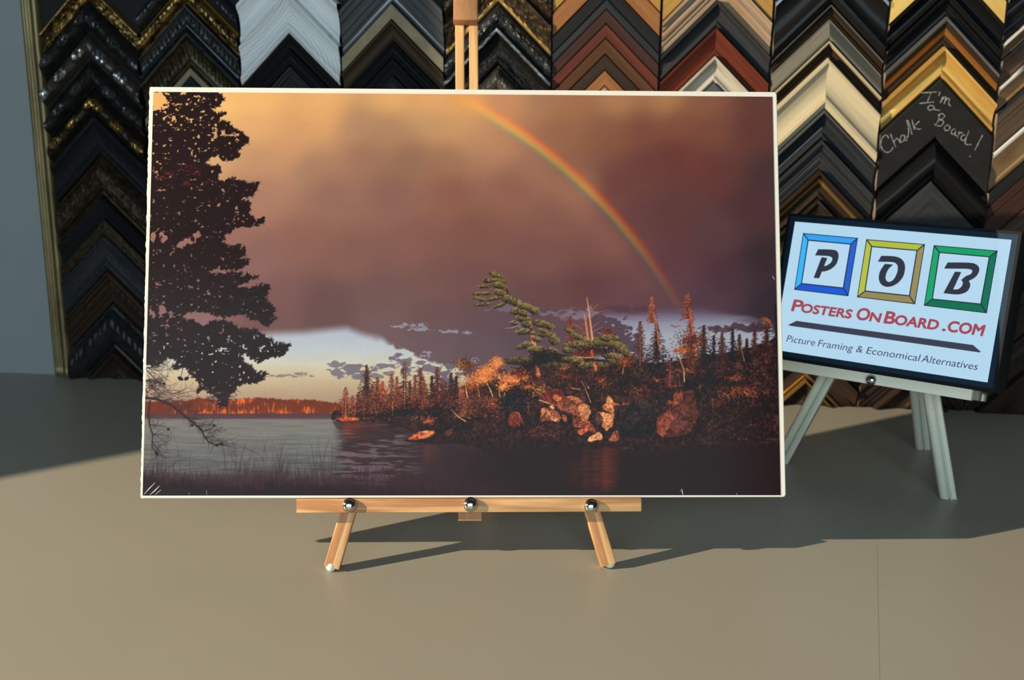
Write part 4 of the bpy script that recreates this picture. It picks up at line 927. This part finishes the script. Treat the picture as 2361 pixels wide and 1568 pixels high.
for P in CH:
    q = []
    for i in range(len(P)-1):
        p0 = P[max(i-1, 0)]; p1 = P[i]; p2 = P[i+1]; p3 = P[min(i+2, len(P)-1)]
        for k in range(5):
            t = k/5; q.append(tuple(.5*((2*p1[d])+(-p0[d]+p2[d])*t+(2*p0[d]-5*p1[d]+4*p2[d]-p3[d])*t*t+(-p0[d]+3*p1[d]-3*p2[d]+p3[d])*t**3) for d in (0, 1)))
    q.append(P[-1]); w = []
    for x, y in q:
        s, z = wall_hit((1900+x/3.137, y/3.137), .0137); w.append(Vector((s-sc, -.0137, z-zt)))
    b0 = len(vs)
    for i, v in enumerate(w):
        d = (w[min(i+1, len(w)-1)]-w[max(i-1, 0)]).normalized(); nrm = Vector((-d.z, 0, d.x))*(.00042+.00010*math.sin(i*1.3)); vs += [v+nrm, v-nrm]
    for i in range(len(w)-1): fs.append((b0+2*i, b0+2*i+1, b0+2*i+3, b0+2*i+2))
link_obj('chalk_writing', mesh_from(vs, fs), m_chalk, root)
# ------------------------------------------------------------------ the poster board and its wooden easel
BY, BT, BQ = -0.0321700430, 0.3089638117, -0.0032154533
B0 = np.array([-0.0322357345, 0.7347532319, 0.0536139376]); BW, BH = .457, 0.2954061044
bu = np.array([math.cos(BY), -math.sin(BY), 0]); bv = np.array([math.sin(BY)*math.sin(BT), math.cos(BY)*math.sin(BT), math.cos(BT)])
CU = math.cos(BQ)*bu+math.sin(BQ)*bv; CV = -math.sin(BQ)*bu+math.cos(BQ)*bv; CN = np.cross(CV, CU)   # CN points away from the viewer
def pl(px, off=0.):
    P = hit(px, B0+CN*off, CN); return float((P-B0)@CU), float((P-B0)@CV)
BM = frame_matrix(B0, CU, CN, CV)                      # local: x across, y away, z up the board
m_foam = mat('white_foam_board', (.83, .79, .70), .6, bump=.05, bscale=(200, 200, 200))
root = empty('poster_board', BM); tag(root, 'large mounted landscape poster of a rainbow over a lake, standing on the wooden easel', 'poster')
# board body, front corners as measured, the right-hand ones slightly rounded and the left edge roughly cut
c4 = [pl((324,1149)), pl((1812,1146)), pl((1791,212)), pl((345,200))]
out = []
for i in range(len(c4)):
    a = np.array(c4[i]); b = np.array(c4[(i+1) % 4]); L = np.linalg.norm(b-a); r = .0022 if i in (1, 2) else .0004
    rb = .0022 if (i+1) % 4 in (1, 2) else .0004
    n = 2 if i != 3 else 140
    for k in range(n+1):
        t = (r+(L-r-rb)*k/n)/L; p = a+(b-a)*t
        if i == 3 and 0 < k < n: p = p+np.array([-abs(noise.noise(Vector((k*.9, 2.2, 0))))*.0011, 0])
        out.append(p)
    if (i+1) % 4 in (1, 2):
        q = np.array(c4[(i+1) % 4]); d1 = (b-a)/L; c = np.array(c4[(i+2) % 4]); d2 = (c-q)/np.linalg.norm(c-q); o_ = q-d1*rb+d2*rb
        for k in range(1, 5):
            an = math.pi/2*k/5; out.append(o_+d1*rb*math.sin(an)-d2*rb*math.cos(an))
n = len(out); vs = [(p[0], 0, p[1]) for p in out]+[(p[0], .005, p[1]) for p in out]
fs = [tuple(range(n)), tuple(range(n, 2*n))[::-1]]+[(i, n+i, n+(i+1) % n, (i+1) % n) for i in range(n)]
bm = bmesh.new(); bm.from_mesh(mesh_from(vs, fs)); bmesh.ops.bevel(bm, geom=[e for e in bm.edges if abs(e.verts[0].co.y) < 1e-6 and abs(e.verts[1].co.y) < 1e-6], offset=.0005, segments=2, affect='EDGES')
link_obj('board', bm_mesh(bm, 'board', True), m_foam, root)
# the print: colours painted above, carried by a fine mesh
ART = paint_print()
q4 = [pl((328.9,1142.7)), pl((1799.8,1141.7)), pl((1780.6,223.2)), pl((353.9,211.9))]
NX, NY = 1340, 850
uu, vv = np.meshgrid(np.linspace(0, 1, NX+1), np.linspace(0, 1, NY+1))
q = [np.array(a) for a in q4]
PX = ((1-uu)*(1-vv))[..., None]*q[0]+(uu*(1-vv))[..., None]*q[1]+(uu*vv)[..., None]*q[2]+((1-uu)*vv)[..., None]*q[3]
OFFP = -.00025
W3 = B0+PX[..., :1]*CU+PX[..., 1:]*CV+CN*OFFP; v_ = W3-np.array([0, 0, CAMH]); zc = v_@FW
sx = CXP+FPX*(v_@RT)/zc-PX0; sy = CYP-FPX*(v_@UP)/zc-PY0
sx = np.clip(sx, 0, PW-2.001); sy = np.clip(sy, 0, PH-2.001); ix = sx.astype(int); iy = sy.astype(int); fx = (sx-ix)[..., None]; fy = (sy-iy)[..., None]
CC = (ART[iy, ix]*(1-fx)+ART[iy, ix+1]*fx)*(1-fy)+(ART[iy+1, ix]*(1-fx)+ART[iy+1, ix+1]*fx)*fy
CC = CC/255.; CL = np.where(CC <= .04045, CC/12.92, ((CC+.055)/1.055)**2.4)
INK_GAIN = np.array([.84, .88, .96])*.94; INK_HAZE = np.array([.016, .017, .018])
CL = np.clip((CL-INK_HAZE)*INK_GAIN, .002, .9)
me = bpy.data.meshes.new('print')
nv = (NX+1)*(NY+1); co = np.zeros((NY+1, NX+1, 3), np.float32); co[..., 0] = PX[..., 0]; co[..., 1] = OFFP; co[..., 2] = PX[..., 1]
me.vertices.add(nv); me.vertices.foreach_set('co', co.ravel())
I = np.arange(nv).reshape(NY+1, NX+1); Fq = np.stack([I[:-1, :-1], I[:-1, 1:], I[1:, 1:], I[1:, :-1]], -1).reshape(-1, 4)
nf = len(Fq); me.loops.add(nf*4); me.loops.foreach_set('vertex_index', Fq.ravel().astype(np.int32)); me.polygons.add(nf); me.polygons.foreach_set('loop_start', np.arange(0, nf*4, 4, dtype=np.int32)); me.polygons.foreach_set('loop_total', np.full(nf, 4, np.int32))
me.update(); me.validate()
ca = me.color_attributes.new('ink', 'FLOAT_COLOR', 'POINT'); ca.data.foreach_set('color', np.concatenate([CL, np.ones(CL.shape[:2]+(1,))], -1).astype(np.float32).ravel())
m_ink = bpy.data.materials.new('shrink_wrapped_ink'); m_ink.use_nodes = True; nt = m_ink.node_tree; b = nt.nodes['Principled BSDF']
at = nt.nodes.new('ShaderNodeAttribute'); at.attribute_name = 'ink'; nt.links.new(at.outputs['Color'], b.inputs['Base Color'])
b.inputs['Roughness'].default_value = .6; b.inputs['Coat Weight'].default_value = .10; b.inputs['Coat Roughness'].default_value = .15; b.inputs['Specular IOR Level'].default_value = .12
tag(link_obj('print', me, m_ink, root), 'printed picture of a pine, a lake, a rocky island and a rainbow')
# wrinkles of the clear film in the lower left corner, small nicks along the lower edge
m_film = mat('film_crease_with_glint', (.75, .76, .78), .15, coat=.5, spec=.8)  # clear film coloured near-white so the creases carry their glints
vs = []; fs = []
for P, w in [([(332,1140),(345,1126),(356,1115)], .00035), ([(336,1136),(349,1122),(358,1112)], .00018), ([(346,1141),(358,1131),(368,1120)], .0004), ([(358,1141),(366,1134),(372,1129)], .0002),
             ([(1575,1141),(1573,1134),(1572,1127)], .0003), ([(1567,1134),(1570,1129)], .00015), ([(477,1141),(476,1131)], .00025), ([(437,1141),(436,1135)], .0002), ([(1699,1141),(1698,1137)], .0003), ([(1786,645),(1783,640),(1781,636)], .0002)]:
    b0 = len(vs); w3 = [pl(p, OFFP) for p in P]
    for i, (x, z) in enumerate(w3):
        d = np.array(w3[min(i+1, len(w3)-1)])-np.array(w3[max(i-1, 0)]); d /= np.linalg.norm(d); ww = w*(1 if 0 < i < len(w3)-1 else .3)
        vs += [(x-d[1]*ww, OFFP-.0001, z+d[0]*ww), (x, OFFP-.0001-ww*.8, z), (x+d[1]*ww, OFFP-.0001, z-d[0]*ww)]
    for i in range(len(w3)-1):
        for k in (0, 1): fs.append((b0+3*i+k, b0+3*i+k+1, b0+3*i+k+4, b0+3*i+k+3))
link_obj('film_crease', mesh_from(vs, fs), m_film, root)

# easel
m_pine = wood('honey_pine', (.40, .17, .05), (.76, .44, .18), .5, 'X', 2600)
m_pinez = wood('honey_pine_upright', (.58, .30, .10), (.84, .50, .21), .5, 'Z', 2200)
m_endg = mat('pine_end_grain', (.46, .22, .085), .6, c2=(.38, .17, .06), scale=(300, 300, 90))
m_nut = mat('brass_plated_nickel', (.62, .62, .56), .12, 1.)
m_bump = mat('milky_rubber', (.80, .78, .72), .35)
fL = on_table((762, 1322)); fR = on_table((1407, 1314)); org = (fL+fR)/2
EM = frame_matrix(org, CU, CN, CV)
ea = empty('tabletop_easel', EM); tag(ea, 'honey-coloured pine tabletop easel carrying the large rainbow poster', 'easel')
def E(px, off):            # pixel -> easel-local point on the plane `off` behind the poster face
    P = hit(px, B0+CN*off, CN); d = P-org; return Vector((float(d@CU), float(d@CN), float(d@CV)))
yb = float((B0-org)@CN)    # local y of the poster face
def eobj(name, mesh, m): return link_obj(name, mesh, m, ea)
# crossbar
a = E((684,1149.5), -.004); b = E((1479,1149), -.004); c = E((684,1181.5), -.004); dd = E((1479,1181), -.004)
bm = bmesh.new(); zt_ = -.0003+float((B0-org)@CV)
box_bm(bm, a.x, b.x, yb-.0045, yb+.0051, (c.z+dd.z)/2, zt_, .0006)
me = bm_mesh(bm, 'crossbar', True)
bar = eobj('crossbar', me, m_pine)
for px in ((806,1165), (1085,1163.5), (1363,1167)):
    p = E(px, -.004)
    nut = lathe([(.0052, 0), (.0053, .0006), (.0050, .0018), (.0043, .0031), (.0031, .0041), (.0016, .0046), (.0004, .0047)], 'dome_nut'); o = eobj('dome_nut', nut, m_nut); o.location = (p.x, yb-.0045, p.z)
# mast: two strips, a block joining them at the foot, a clamp block at the top
mf, mb = .0052, .0145
def strip(x0t, x1t, x0b, x1b, name='mast_strip'):
    t0 = E((x0t, 47), mf); t1 = E((x1t, 47), mf); b0_ = E((x0b, 1200), mf); b1_ = E((x1b, 1200), mf)
    zt2 = t0.z+.045; k = (zt2-b0_.z)/(t0.z-b0_.z)
    X0 = b0_.x+(t0.x-b0_.x)*k; X1 = b1_.x+(t1.x-b1_.x)*k
    vs = [(b0_.x, yb+mf, b0_.z), (b1_.x, yb+mf, b0_.z), (b1_.x, yb+mb, b0_.z), (b0_.x, yb+mb, b0_.z), (X0, yb+mf, zt2), (X1, yb+mf, zt2), (X1, yb+mb, zt2), (X0, yb+mb, zt2)]
    bm = bmesh.new(); bv_ = [bm.verts.new(v) for v in vs]
    for f in ((0,1,5,4),(1,2,6,5),(2,3,7,6),(3,0,4,7),(4,5,6,7),(3,2,1,0)): bm.faces.new([bv_[i] for i in f])
    bmesh.ops.bevel(bm, geom=bm.edges[:], offset=.0005, segments=2, affect='EDGES')
    return eobj(name, bm_mesh(bm, name, True), m_pinez), zt2
s1, ztop = strip(1049, 1070, 1057, 1077.5); s2, _ = strip(1081, 1102, 1089, 1110)
b0_ = E((1078, 1200), mf); b1_ = E((1088.6, 1120), mf)
eobj('mast_spacer', (lambda bm: (box_bm(bm, E((1057, 1190), mf).x-.0002, E((1110, 1190), mf).x+.0002, yb+mf-.0002, yb+mb, b0_.z-.0003, b0_.z+.012, .0003), box_bm(bm, b0_.x, b1_.x, yb+mf+.0004, yb+mb-.0004, b0_.z+.0003, b1_.z), bm_mesh(bm, 'mast_spacer'))[2])(bmesh.new()), m_endg)
p0 = E((1045, 46), -.006); p1 = E((1101.5, 46), -.006)
eobj('clamp_block', (lambda bm: (box_bm(bm, p0.x, p1.x, yb-.006, yb+mf-.0002, p0.z, p0.z+.034, .001), bm_mesh(bm, 'clamp_block', True))[1])(bmesh.new()), m_endg)
# legs with rubber feet
for side, (ta, tb_), fpx in ((-1, ((801.5,1181), (764,1309)), fL), (1, ((1366.5,1181), (1403.5,1303)), fR)):
    lo_p = E(tb_, .0085); hi_p = E(ta, .0085); d = (lo_p-hi_p).normalized(); w = .0112
    xm = E((1057 if side < 0 else 1110, 600), mf).x-side*0.0+side*.0065
    k = (xm-lo_p.x)/(-d.x) if d.x else 1; top = lo_p-d*min(k, .30)
    sec = [(x_*1., y_) for x_, y_ in rounded_rect(w, .0088, .0007, 2)]
    cen = Vector((0, .0044, 0))
    ax = d
    me = sweep(sec, lo_p+cen-d*0.0, top+cen, (1, 0, 0), 'leg'); 
    # put the long axis of the grain along the leg: build it in a turned frame
    X = (top-lo_p).normalized(); Y = Vector((0, 1, 0)); Z = X.cross(Y).normalized(); M = Matrix([[X[0], Y[0], Z[0], lo_p.x], [X[1], Y[1], Z[1], lo_p.y], [X[2], Y[2], Z[2], lo_p.z], [0, 0, 0, 1]])
    me.transform(M.inverted()); o = eobj('leg', me, m_pine); o.matrix_local = M
    # rubber foot between the leg end and the tabletop
    cw = Vector((float((fpx-org)@CU), float((fpx-org)@CN), float((fpx-org)@CV)))
    up = Vector((float(CU[2]), float(CN[2]), float(CV[2])))        # world up in easel space
    bk_ = np.array([math.sin(BY), math.cos(BY), 0.]); cw += Vector((float(bk_@CU), float(bk_@CN), float(bk_@CV)))*.0036
    bm = bmesh.new(); bmesh.ops.create_uvsphere(bm, u_segments=24, v_segments=16, radius=.0038)
    f_ = link_obj('rubber_foot', bm_mesh(bm, 'rubber_foot', True), m_bump, o)
    f_.matrix_local = M.inverted()@Matrix.Translation(cw+up*.0038)
# rear leg hinged behind the mast
hz = E((1080, 420), mb); pt = Vector(((b0_.x+b1_.x)/2, yb+mb+.004, hz.z))
gw = np.array([B0[0]+.012, .885, 0.]); g = gw-org; gl = Vector((float(g@CU), float(g@CN), float(g@CV)))
up = Vector((float(CU[2]), float(CN[2]), float(CV[2])))
me = sweep(rounded_rect(.011, .0085, .0007, 2), gl+up*.004, pt+Vector((0, .004, 0)), (1, 0, 0), 'rear_leg'); trim_below(me, EM, .0006); eobj('rear_leg', me, m_pinez)
bm = bmesh.new(); box_bm(bm, pt.x-.006, pt.x+.006, yb+mb+.0001, yb+mb+.0035, pt.z-.012, pt.z+.012, .0003); eobj('hinge', bm_mesh(bm, 'hinge'), mat('steel_hinge', (.5,.5,.5), .3, 1.))

# ------------------------------------------------------------------ the lit sign on its pale easel
DY, DT, DQ = 0.6127938, 0.2685910, -0.0046
D0 = np.array([0.2322, 0.950, 0.1101]); DW, DH = .1793, .1149
du = np.array([math.cos(DY), -math.sin(DY), 0]); dv = np.array([math.sin(DY)*math.sin(DT), math.cos(DY)*math.sin(DT), math.cos(DT)])
DU = math.cos(DQ)*du+math.sin(DQ)*dv; DV = -math.sin(DQ)*du+math.cos(DQ)*dv; DN = np.cross(DV, DU)
DM = frame_matrix(D0, DU, DN, DV)
def dl(px, off=0.):
    P = hit(px, D0+DN*off, DN); return float((P-D0)@DU), float((P-D0)@DV)
def Z7(x, y): return dl((1780+x/3.074, 450+y/3.074))
sg = empty('lit_sign', DM); tag(sg, 'black-framed lit sign with three coloured square letters POB, leaning on the pale easel', 'sign')
m_nvy = mat('satin_navy_bezel', (.013, .032, .062), .5, spec=.12)
m_cas = mat('black_plastic_case', (.008, .009, .011), .5, spec=.12)
NB, OB = .0046, .0072; DEP = .040
# casing: box with a rim, bezel inside, screen set just behind
bm = bmesh.new(); box_bm(bm, -OB, DW+OB, .0009, DEP, -OB, DH+OB, .0008); link_obj('case', bm_mesh(bm, 'case', True), m_cas, sg)
def ring(x0, x1, z0, z1, w, y0, y1):
    vs = []
    for y in (y0, y1):
        vs += [(x0, y, z0), (x1, y, z0), (x1, y, z1), (x0, y, z1), (x0+w, y, z0+w), (x1-w, y, z0+w), (x1-w, y, z1-w), (x0+w, y, z1-w)]
    fs = []
    for i in range(4):
        j = (i+1) % 4; fs += [(i, j, 4+j, 4+i), (8+j, 8+i, 12+i, 12+j), (i, 8+i, 8+j, j), (4+i, 4+j, 12+j, 12+i)]
    bm = bmesh.new(); bm.from_mesh(mesh_from(vs, fs)); return bm_mesh(bm)
link_obj('outer_rim', ring(-OB+.0003, DW+OB-.0003, -OB+.0003, DH+OB-.0003, OB-NB-.0003, -.0012, .0009), m_cas, sg)
link_obj('bezel', ring(-NB, DW+NB, -NB, DH+NB, NB, -.0004, .0009), m_nvy, sg)
scr_m = glow('backlit_white', (178, 214, 236))
scr = link_obj('screen', mesh_from([(0, 0, 0), (DW, 0, 0), (DW, 0, DH), (0, 0, DH)], [(0, 1, 2, 3)]), scr_m, sg)
tag(scr, 'glowing pale blue-white screen')
LAY = -.00006
def flat(name, loops, rgb, layer, parent=None):
    """filled flat figure on the screen; loops are lists of local (x, z); later loops cut holes"""
    cu = bpy.data.curves.new(name, 'CURVE'); cu.dimensions = '2D'; cu.fill_mode = 'BOTH'
    for lp in loops:
        sp = cu.splines.new('POLY'); sp.points.add(len(lp)-1); sp.use_cyclic_u = True
        for i, (x, z) in enumerate(lp): sp.points[i].co = (x, z, 0, 1)
    tmp = bpy.data.objects.new('tmp', cu); col.objects.link(tmp); dg = bpy.context.evaluated_depsgraph_get(); dg.update()
    me = bpy.data.meshes.new_from_object(tmp.evaluated_get(dg)); bpy.data.objects.remove(tmp)
    for v in me.vertices: v.co = (v.co.x, LAY*layer, v.co.y)
    me.materials.clear(); return link_obj(name, me, GL(rgb), parent or scr)
_g = {}
def GL(rgb):
    if rgb not in _g: _g[rgb] = glow('backlit_%s' % {True: 'dark', False: 'colour'}[sum(rgb) < 260], rgb)
    return _g[rgb]
def cr(P, n=6):
    """closed smooth outline; points with a third element are sharp corners"""
    out = []; N = len(P)
    for i in range(N):
        p1, p2 = P[i], P[(i+1) % N]; p0 = p1 if len(p1) > 2 else P[i-1]; p3 = p2 if len(p2) > 2 else P[(i+2) % N]
        for k in range(n):
            t = k/n; out.append(tuple(.5*((2*p1[d])+(-p0[d]+p2[d])*t+(2*p0[d]-5*p1[d]+4*p2[d]-p3[d])*t*t+(-p0[d]+3*p1[d]-3*p2[d]+p3[d])*t**3) for d in (0, 1)))
    return [Z7(*p) for p in out]
def shrink(Q, k):
    c = np.mean(np.array(Q, float), 0); return [tuple(np.array(p)+(c-np.array(p))/np.linalg.norm(c-np.array(p))*k) for p in Q]
def lerp(a, b, t): return (a[0]+(b[0]-a[0])*t, a[1]+(b[1]-a[1])*t)
NAVY = (38, 44, 66); INK = (48, 50, 64)
for O, I_, cols in (
  ([(220,268),(610,303),(542,717),(157,671)], [(257,320),(557,348),(505,658),(210,626)], [(52,160,240), (36,96,205), (28,88,212), (58,182,250)]),
  ([(668,312),(1085,347),(1015,774),(602,724)], [(707,365),(1027,393),(974,713),(660,679)], [(176,188,62), (150,140,92), (146,136,84), (182,192,68)]),
  ([(1146,354),(1600,393),(1523,838),(1076,784)], [(1187,407),(1540,438),(1480,772),(1137,736)], [(20,160,100), (16,112,84), (14,112,78), (24,164,106)])):
    sq = flat('logo_square', [[Z7(*p) for p in O]], NAVY, 1)
    Oi = shrink(O, 9); Ii = shrink(I_, -7)
    for k in range(4):
        j = (k+1) % 4; qd = [Oi[k], Oi[j], Ii[j], Ii[k]]; e = .016
        qd = [lerp(qd[0], qd[1], e), lerp(qd[1], qd[0], e), lerp(qd[2], qd[3], e), lerp(qd[3], qd[2], e)]
        me_o = flat('colour_band', [[Z7(*p) for p in qd]], cols[k], 2)
        if k == 0: first = me_o
        else:
            for_join = me_o
    flat('square_centre', [[Z7(*p) for p in shrink(I_, 5)]], (182, 216, 238), 3)
flat('letter_P', [cr([(328,383,1),(440,388),(468,408),(472,440),(458,486),(425,520),(385,538),(352,543,1),(366,505,1),(395,495),(420,474),(428,450),(414,436),(385,431,1),(305,427,1)])], INK, 4)
flat('letter_P_stem', [cr([(352,440,1),(393,446,1),(335,590,1),(295,587,1)], 1)], INK, 5)
flat('letter_O', [cr([(775,430,1),(870,434),(922,456),(943,500),(936,562),(905,612),(860,642),(812,650),(774,632),(757,592),(766,540),(800,487,1),(860,492,1),(824,528),(806,575),(812,606),(836,614),(866,592),(888,545),(890,502),(872,480),(840,474,1),(750,472,1)])], INK, 4)
flat('letter_B', [cr([(1245,477,1),(1400,479),(1450,493),(1470,522),(1458,562),(1430,590),(1396,607,1),(1406,640),(1386,680),(1345,700),(1300,704),(1215,695,1),(1297,542,1),(1342,545,1),(1285,668,1),(1320,666),(1345,645),(1352,618),(1340,602,1),(1375,574),(1408,560),(1420,540),(1408,527),(1370,522,1),(1220,521,1)])], INK, 4)
flat('rule_bar', [[Z7(*p) for p in [(175,890),(190,893),(1425,1062),(1482,1112),(1470,1115),(125,926),(115,919)]]], (58, 60, 78), 1)
_cu = bpy.data.curves.new('H', 'FONT'); _cu.body = 'H'; _cu.size = 1; _t = bpy.data.objects.new('tmp', _cu); col.objects.link(_t); _d = bpy.context.evaluated_depsgraph_get(); _d.update()
_me = bpy.data.meshes.new_from_object(_t.evaluated_get(_d)); CAPH = max(v.co.y for v in _me.vertices); bpy.data.objects.remove(_t); bpy.data.meshes.remove(_me)
def words(name, txt, a, b, hz_, rgb, layer, spread=0., slant=0., grow=0.):
    """built-in font, stretched to run from pixel a to pixel b of the photo crop, letters hz_ crop pixels tall"""
    cu = bpy.data.curves.new(name, 'FONT'); cu.body = txt; cu.size = 1; cu.fill_mode = 'BOTH'; cu.resolution_u = 4
    tmp = bpy.data.objects.new('tmp', cu); col.objects.link(tmp); dg = bpy.context.evaluated_depsgraph_get(); dg.update()
    me = bpy.data.meshes.new_from_object(tmp.evaluated_get(dg)); bpy.data.objects.remove(tmp)
    xs = [v.co.x for v in me.vertices]; x0, x1 = min(xs), max(xs)
    A_ = np.array(Z7(*a)); B_ = np.array(Z7(*b)); d = (B_-A_); L = np.linalg.norm(d); e = d/L; nn = np.array([-e[1], e[0]])
    hh = hz_/3.074*.0003586/CAPH
    for v in me.vertices:
        y = v.co.y; t = (v.co.x-x0)/(x1-x0); p = A_-e*grow+e*(t*(L+2*grow))+nn*(y*hh)+e*(y*hh*slant); v.co = (p[0], LAY*layer, p[1])
    me.materials.clear()
    if spread:                         # thicken the strokes evenly
        bm = bmesh.new()
        for k in range(10):
            a_ = 2*math.pi*k/10; t_ = me.copy(); t_.transform(Matrix.Translation((spread*math.cos(a_), 0, spread*math.sin(a_)))); bm.from_mesh(t_); bpy.data.meshes.remove(t_)
        bm.from_mesh(me); bm.to_mesh(me); bm.free()
    return link_obj(name, me, GL(rgb), scr)
RED = (172, 70, 80); base_y = lambda x: 818+(x-135)*(995-818)/(1480-135)
for txt, x0, x1, h in (('P', 137, 205, 84), ('OSTERS', 203, 556, 62), ('O', 593, 680, 84), ('N', 690, 760, 62), ('B', 792, 862, 84), ('OARD', 866, 1170, 66), ('.', 1206, 1226, 66), ('COM', 1240, 1490, 72)):
    words('red_lettering_outline', txt, (x0, base_y(x0)), (x1, base_y(x1)), h, (96, 60, 84), 1, .00044, .12, 0)
    words('red_lettering', txt, (x0, base_y(x0)), (x1, base_y(x1)), h, RED, 2, .00026, .12)
ty = lambda x: 1038+(x-100)*(1240-1038)/(1352)
for txt, x0, x1 in (('Picture', 100, 300), ('Framing', 322, 566), ('&', 592, 638), ('Economical', 666, 1040), ('Alternatives', 1056, 1452)):
    words('tagline_lettering', txt, (x0, ty(x0)), (x1, ty(x1)), 50, (62, 66, 90), 1, 0, .16)

# its easel
m_pale = wood('pale_limed_wood', (.80, .79, .64), (.88, .87, .73), .45, 'X', 700)
m_paleg = mat('pale_limed_moulding', (.80, .82, .68), .38, c2=(.86, .88, .74), scale=(60, 60, 60), coat=.15)
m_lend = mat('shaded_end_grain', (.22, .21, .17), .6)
q1 = on_table((2185, 1151)); q0 = on_table((1797, 1068)); orgD = (q0+q1)/2
de = empty('pale_tabletop_easel', frame_matrix(orgD, DU, DN, DV)); tag(de, 'small pale limed-wood tabletop easel under the lit sign at the right', 'easel')
def G(px, off):
    P = hit(px, D0+DN*off, DN)-orgD; return Vector((float(P@DU), float(P@DN), float(P@DV)))
def Gw(P): P = np.array(P, float)-orgD; return Vector((float(P@DU), float(P@DN), float(P@DV)))
yd = float((D0-orgD)@DN)
tr = G((2242.6, 895.8), -.002); brr = G((2238, 923.8), -.002); nt_ = G((2009, 876), -.002); tl0 = G((1806, 827), -.002)
xl = 2*nt_.x-tr.x; bt = float((D0-orgD)@DV)-OB-.0003
bm = bmesh.new(); box_bm(bm, xl, tr.x, yd-.002, yd+.006, brr.z, bt, .0006); link_obj('crossbar', bm_mesh(bm, 'crossbar', True), m_pale, de)
bm = bmesh.new(); box_bm(bm, xl+.004, tr.x+.0040, yd+.0072, yd+DEP+.0002, brr.z+.0008, bt, .0006); link_obj('ledge', bm_mesh(bm, 'ledge', True), m_lend, de)
bm = bmesh.new(); box_bm(bm, tr.x+.0039, tr.x+.0052, yd+.018, yd+.027, brr.z+.001, bt-.002, .0004); link_obj('ledge_notch', bm_mesh(bm, 'ledge_notch', True), m_pale, de)
nut = lathe([(.0044, 0), (.0045, .0006), (.0043, .0018), (.0036, .0030), (.0024, .0038), (.0010, .0042), (.0002, .0043)], 'dome_nut'); o = link_obj('dome_nut', nut, mat('dark_chrome', (.42, .40, .42), .1, 1.), de); o.location = (nt_.x, yd-.002, nt_.z)
# moulded leg section: broad round, groove, thin bead
secL = [(-.0068, .005), (-.0068, -.001)]+[(-.0025-.0040*math.cos(math.radians(a_)), -.001-.0040*math.sin(math.radians(a_))) for a_ in range(10, 181, 17)]+[(.0022, -.0012), (.0026, -.0036), (.0034, -.0040), (.0040, -.0034), (.0042, -.0006), (.0068, -.0006), (.0068, .005)]
LO = DEP+.0050
def dleg(name, lo_, hi_, xd=(1, 0, 0)):
    X = (hi_-lo_).normalized(); me = sweep(secL[::-1], lo_-X*.008, hi_, xd, name, True); trim_below(me, frame_matrix(orgD, DU, DN, DV), .0006); o = link_obj(name, me, m_paleg, de); return o
apx = G((2080, 560), LO)
for px, ft in (((1906, 867), q0), ((2146, 905), q1)):
    hi_ = G(px, LO); lo_ = Gw(ft); lo_.y = hi_.y; dd_ = (hi_-lo_)
    k = (apx.z-lo_.z)/dd_.z; dleg('leg', lo_, lo_+dd_*(k*.97))
# rear leg
lo_ = Gw(on_table((2128, 1036))); tp = Vector((apx.x, yd+LO+.0125, apx.z-.010)); dleg('rear_leg', lo_, tp)
bm = bmesh.new(); box_bm(bm, apx.x-.012, apx.x+.012, yd+LO-.004, yd+LO+.012, apx.z-.022, apx.z-.002, .001); link_obj('head_block', bm_mesh(bm, 'head_block', True), m_pale, de)
bpy.context.view_layer.update()
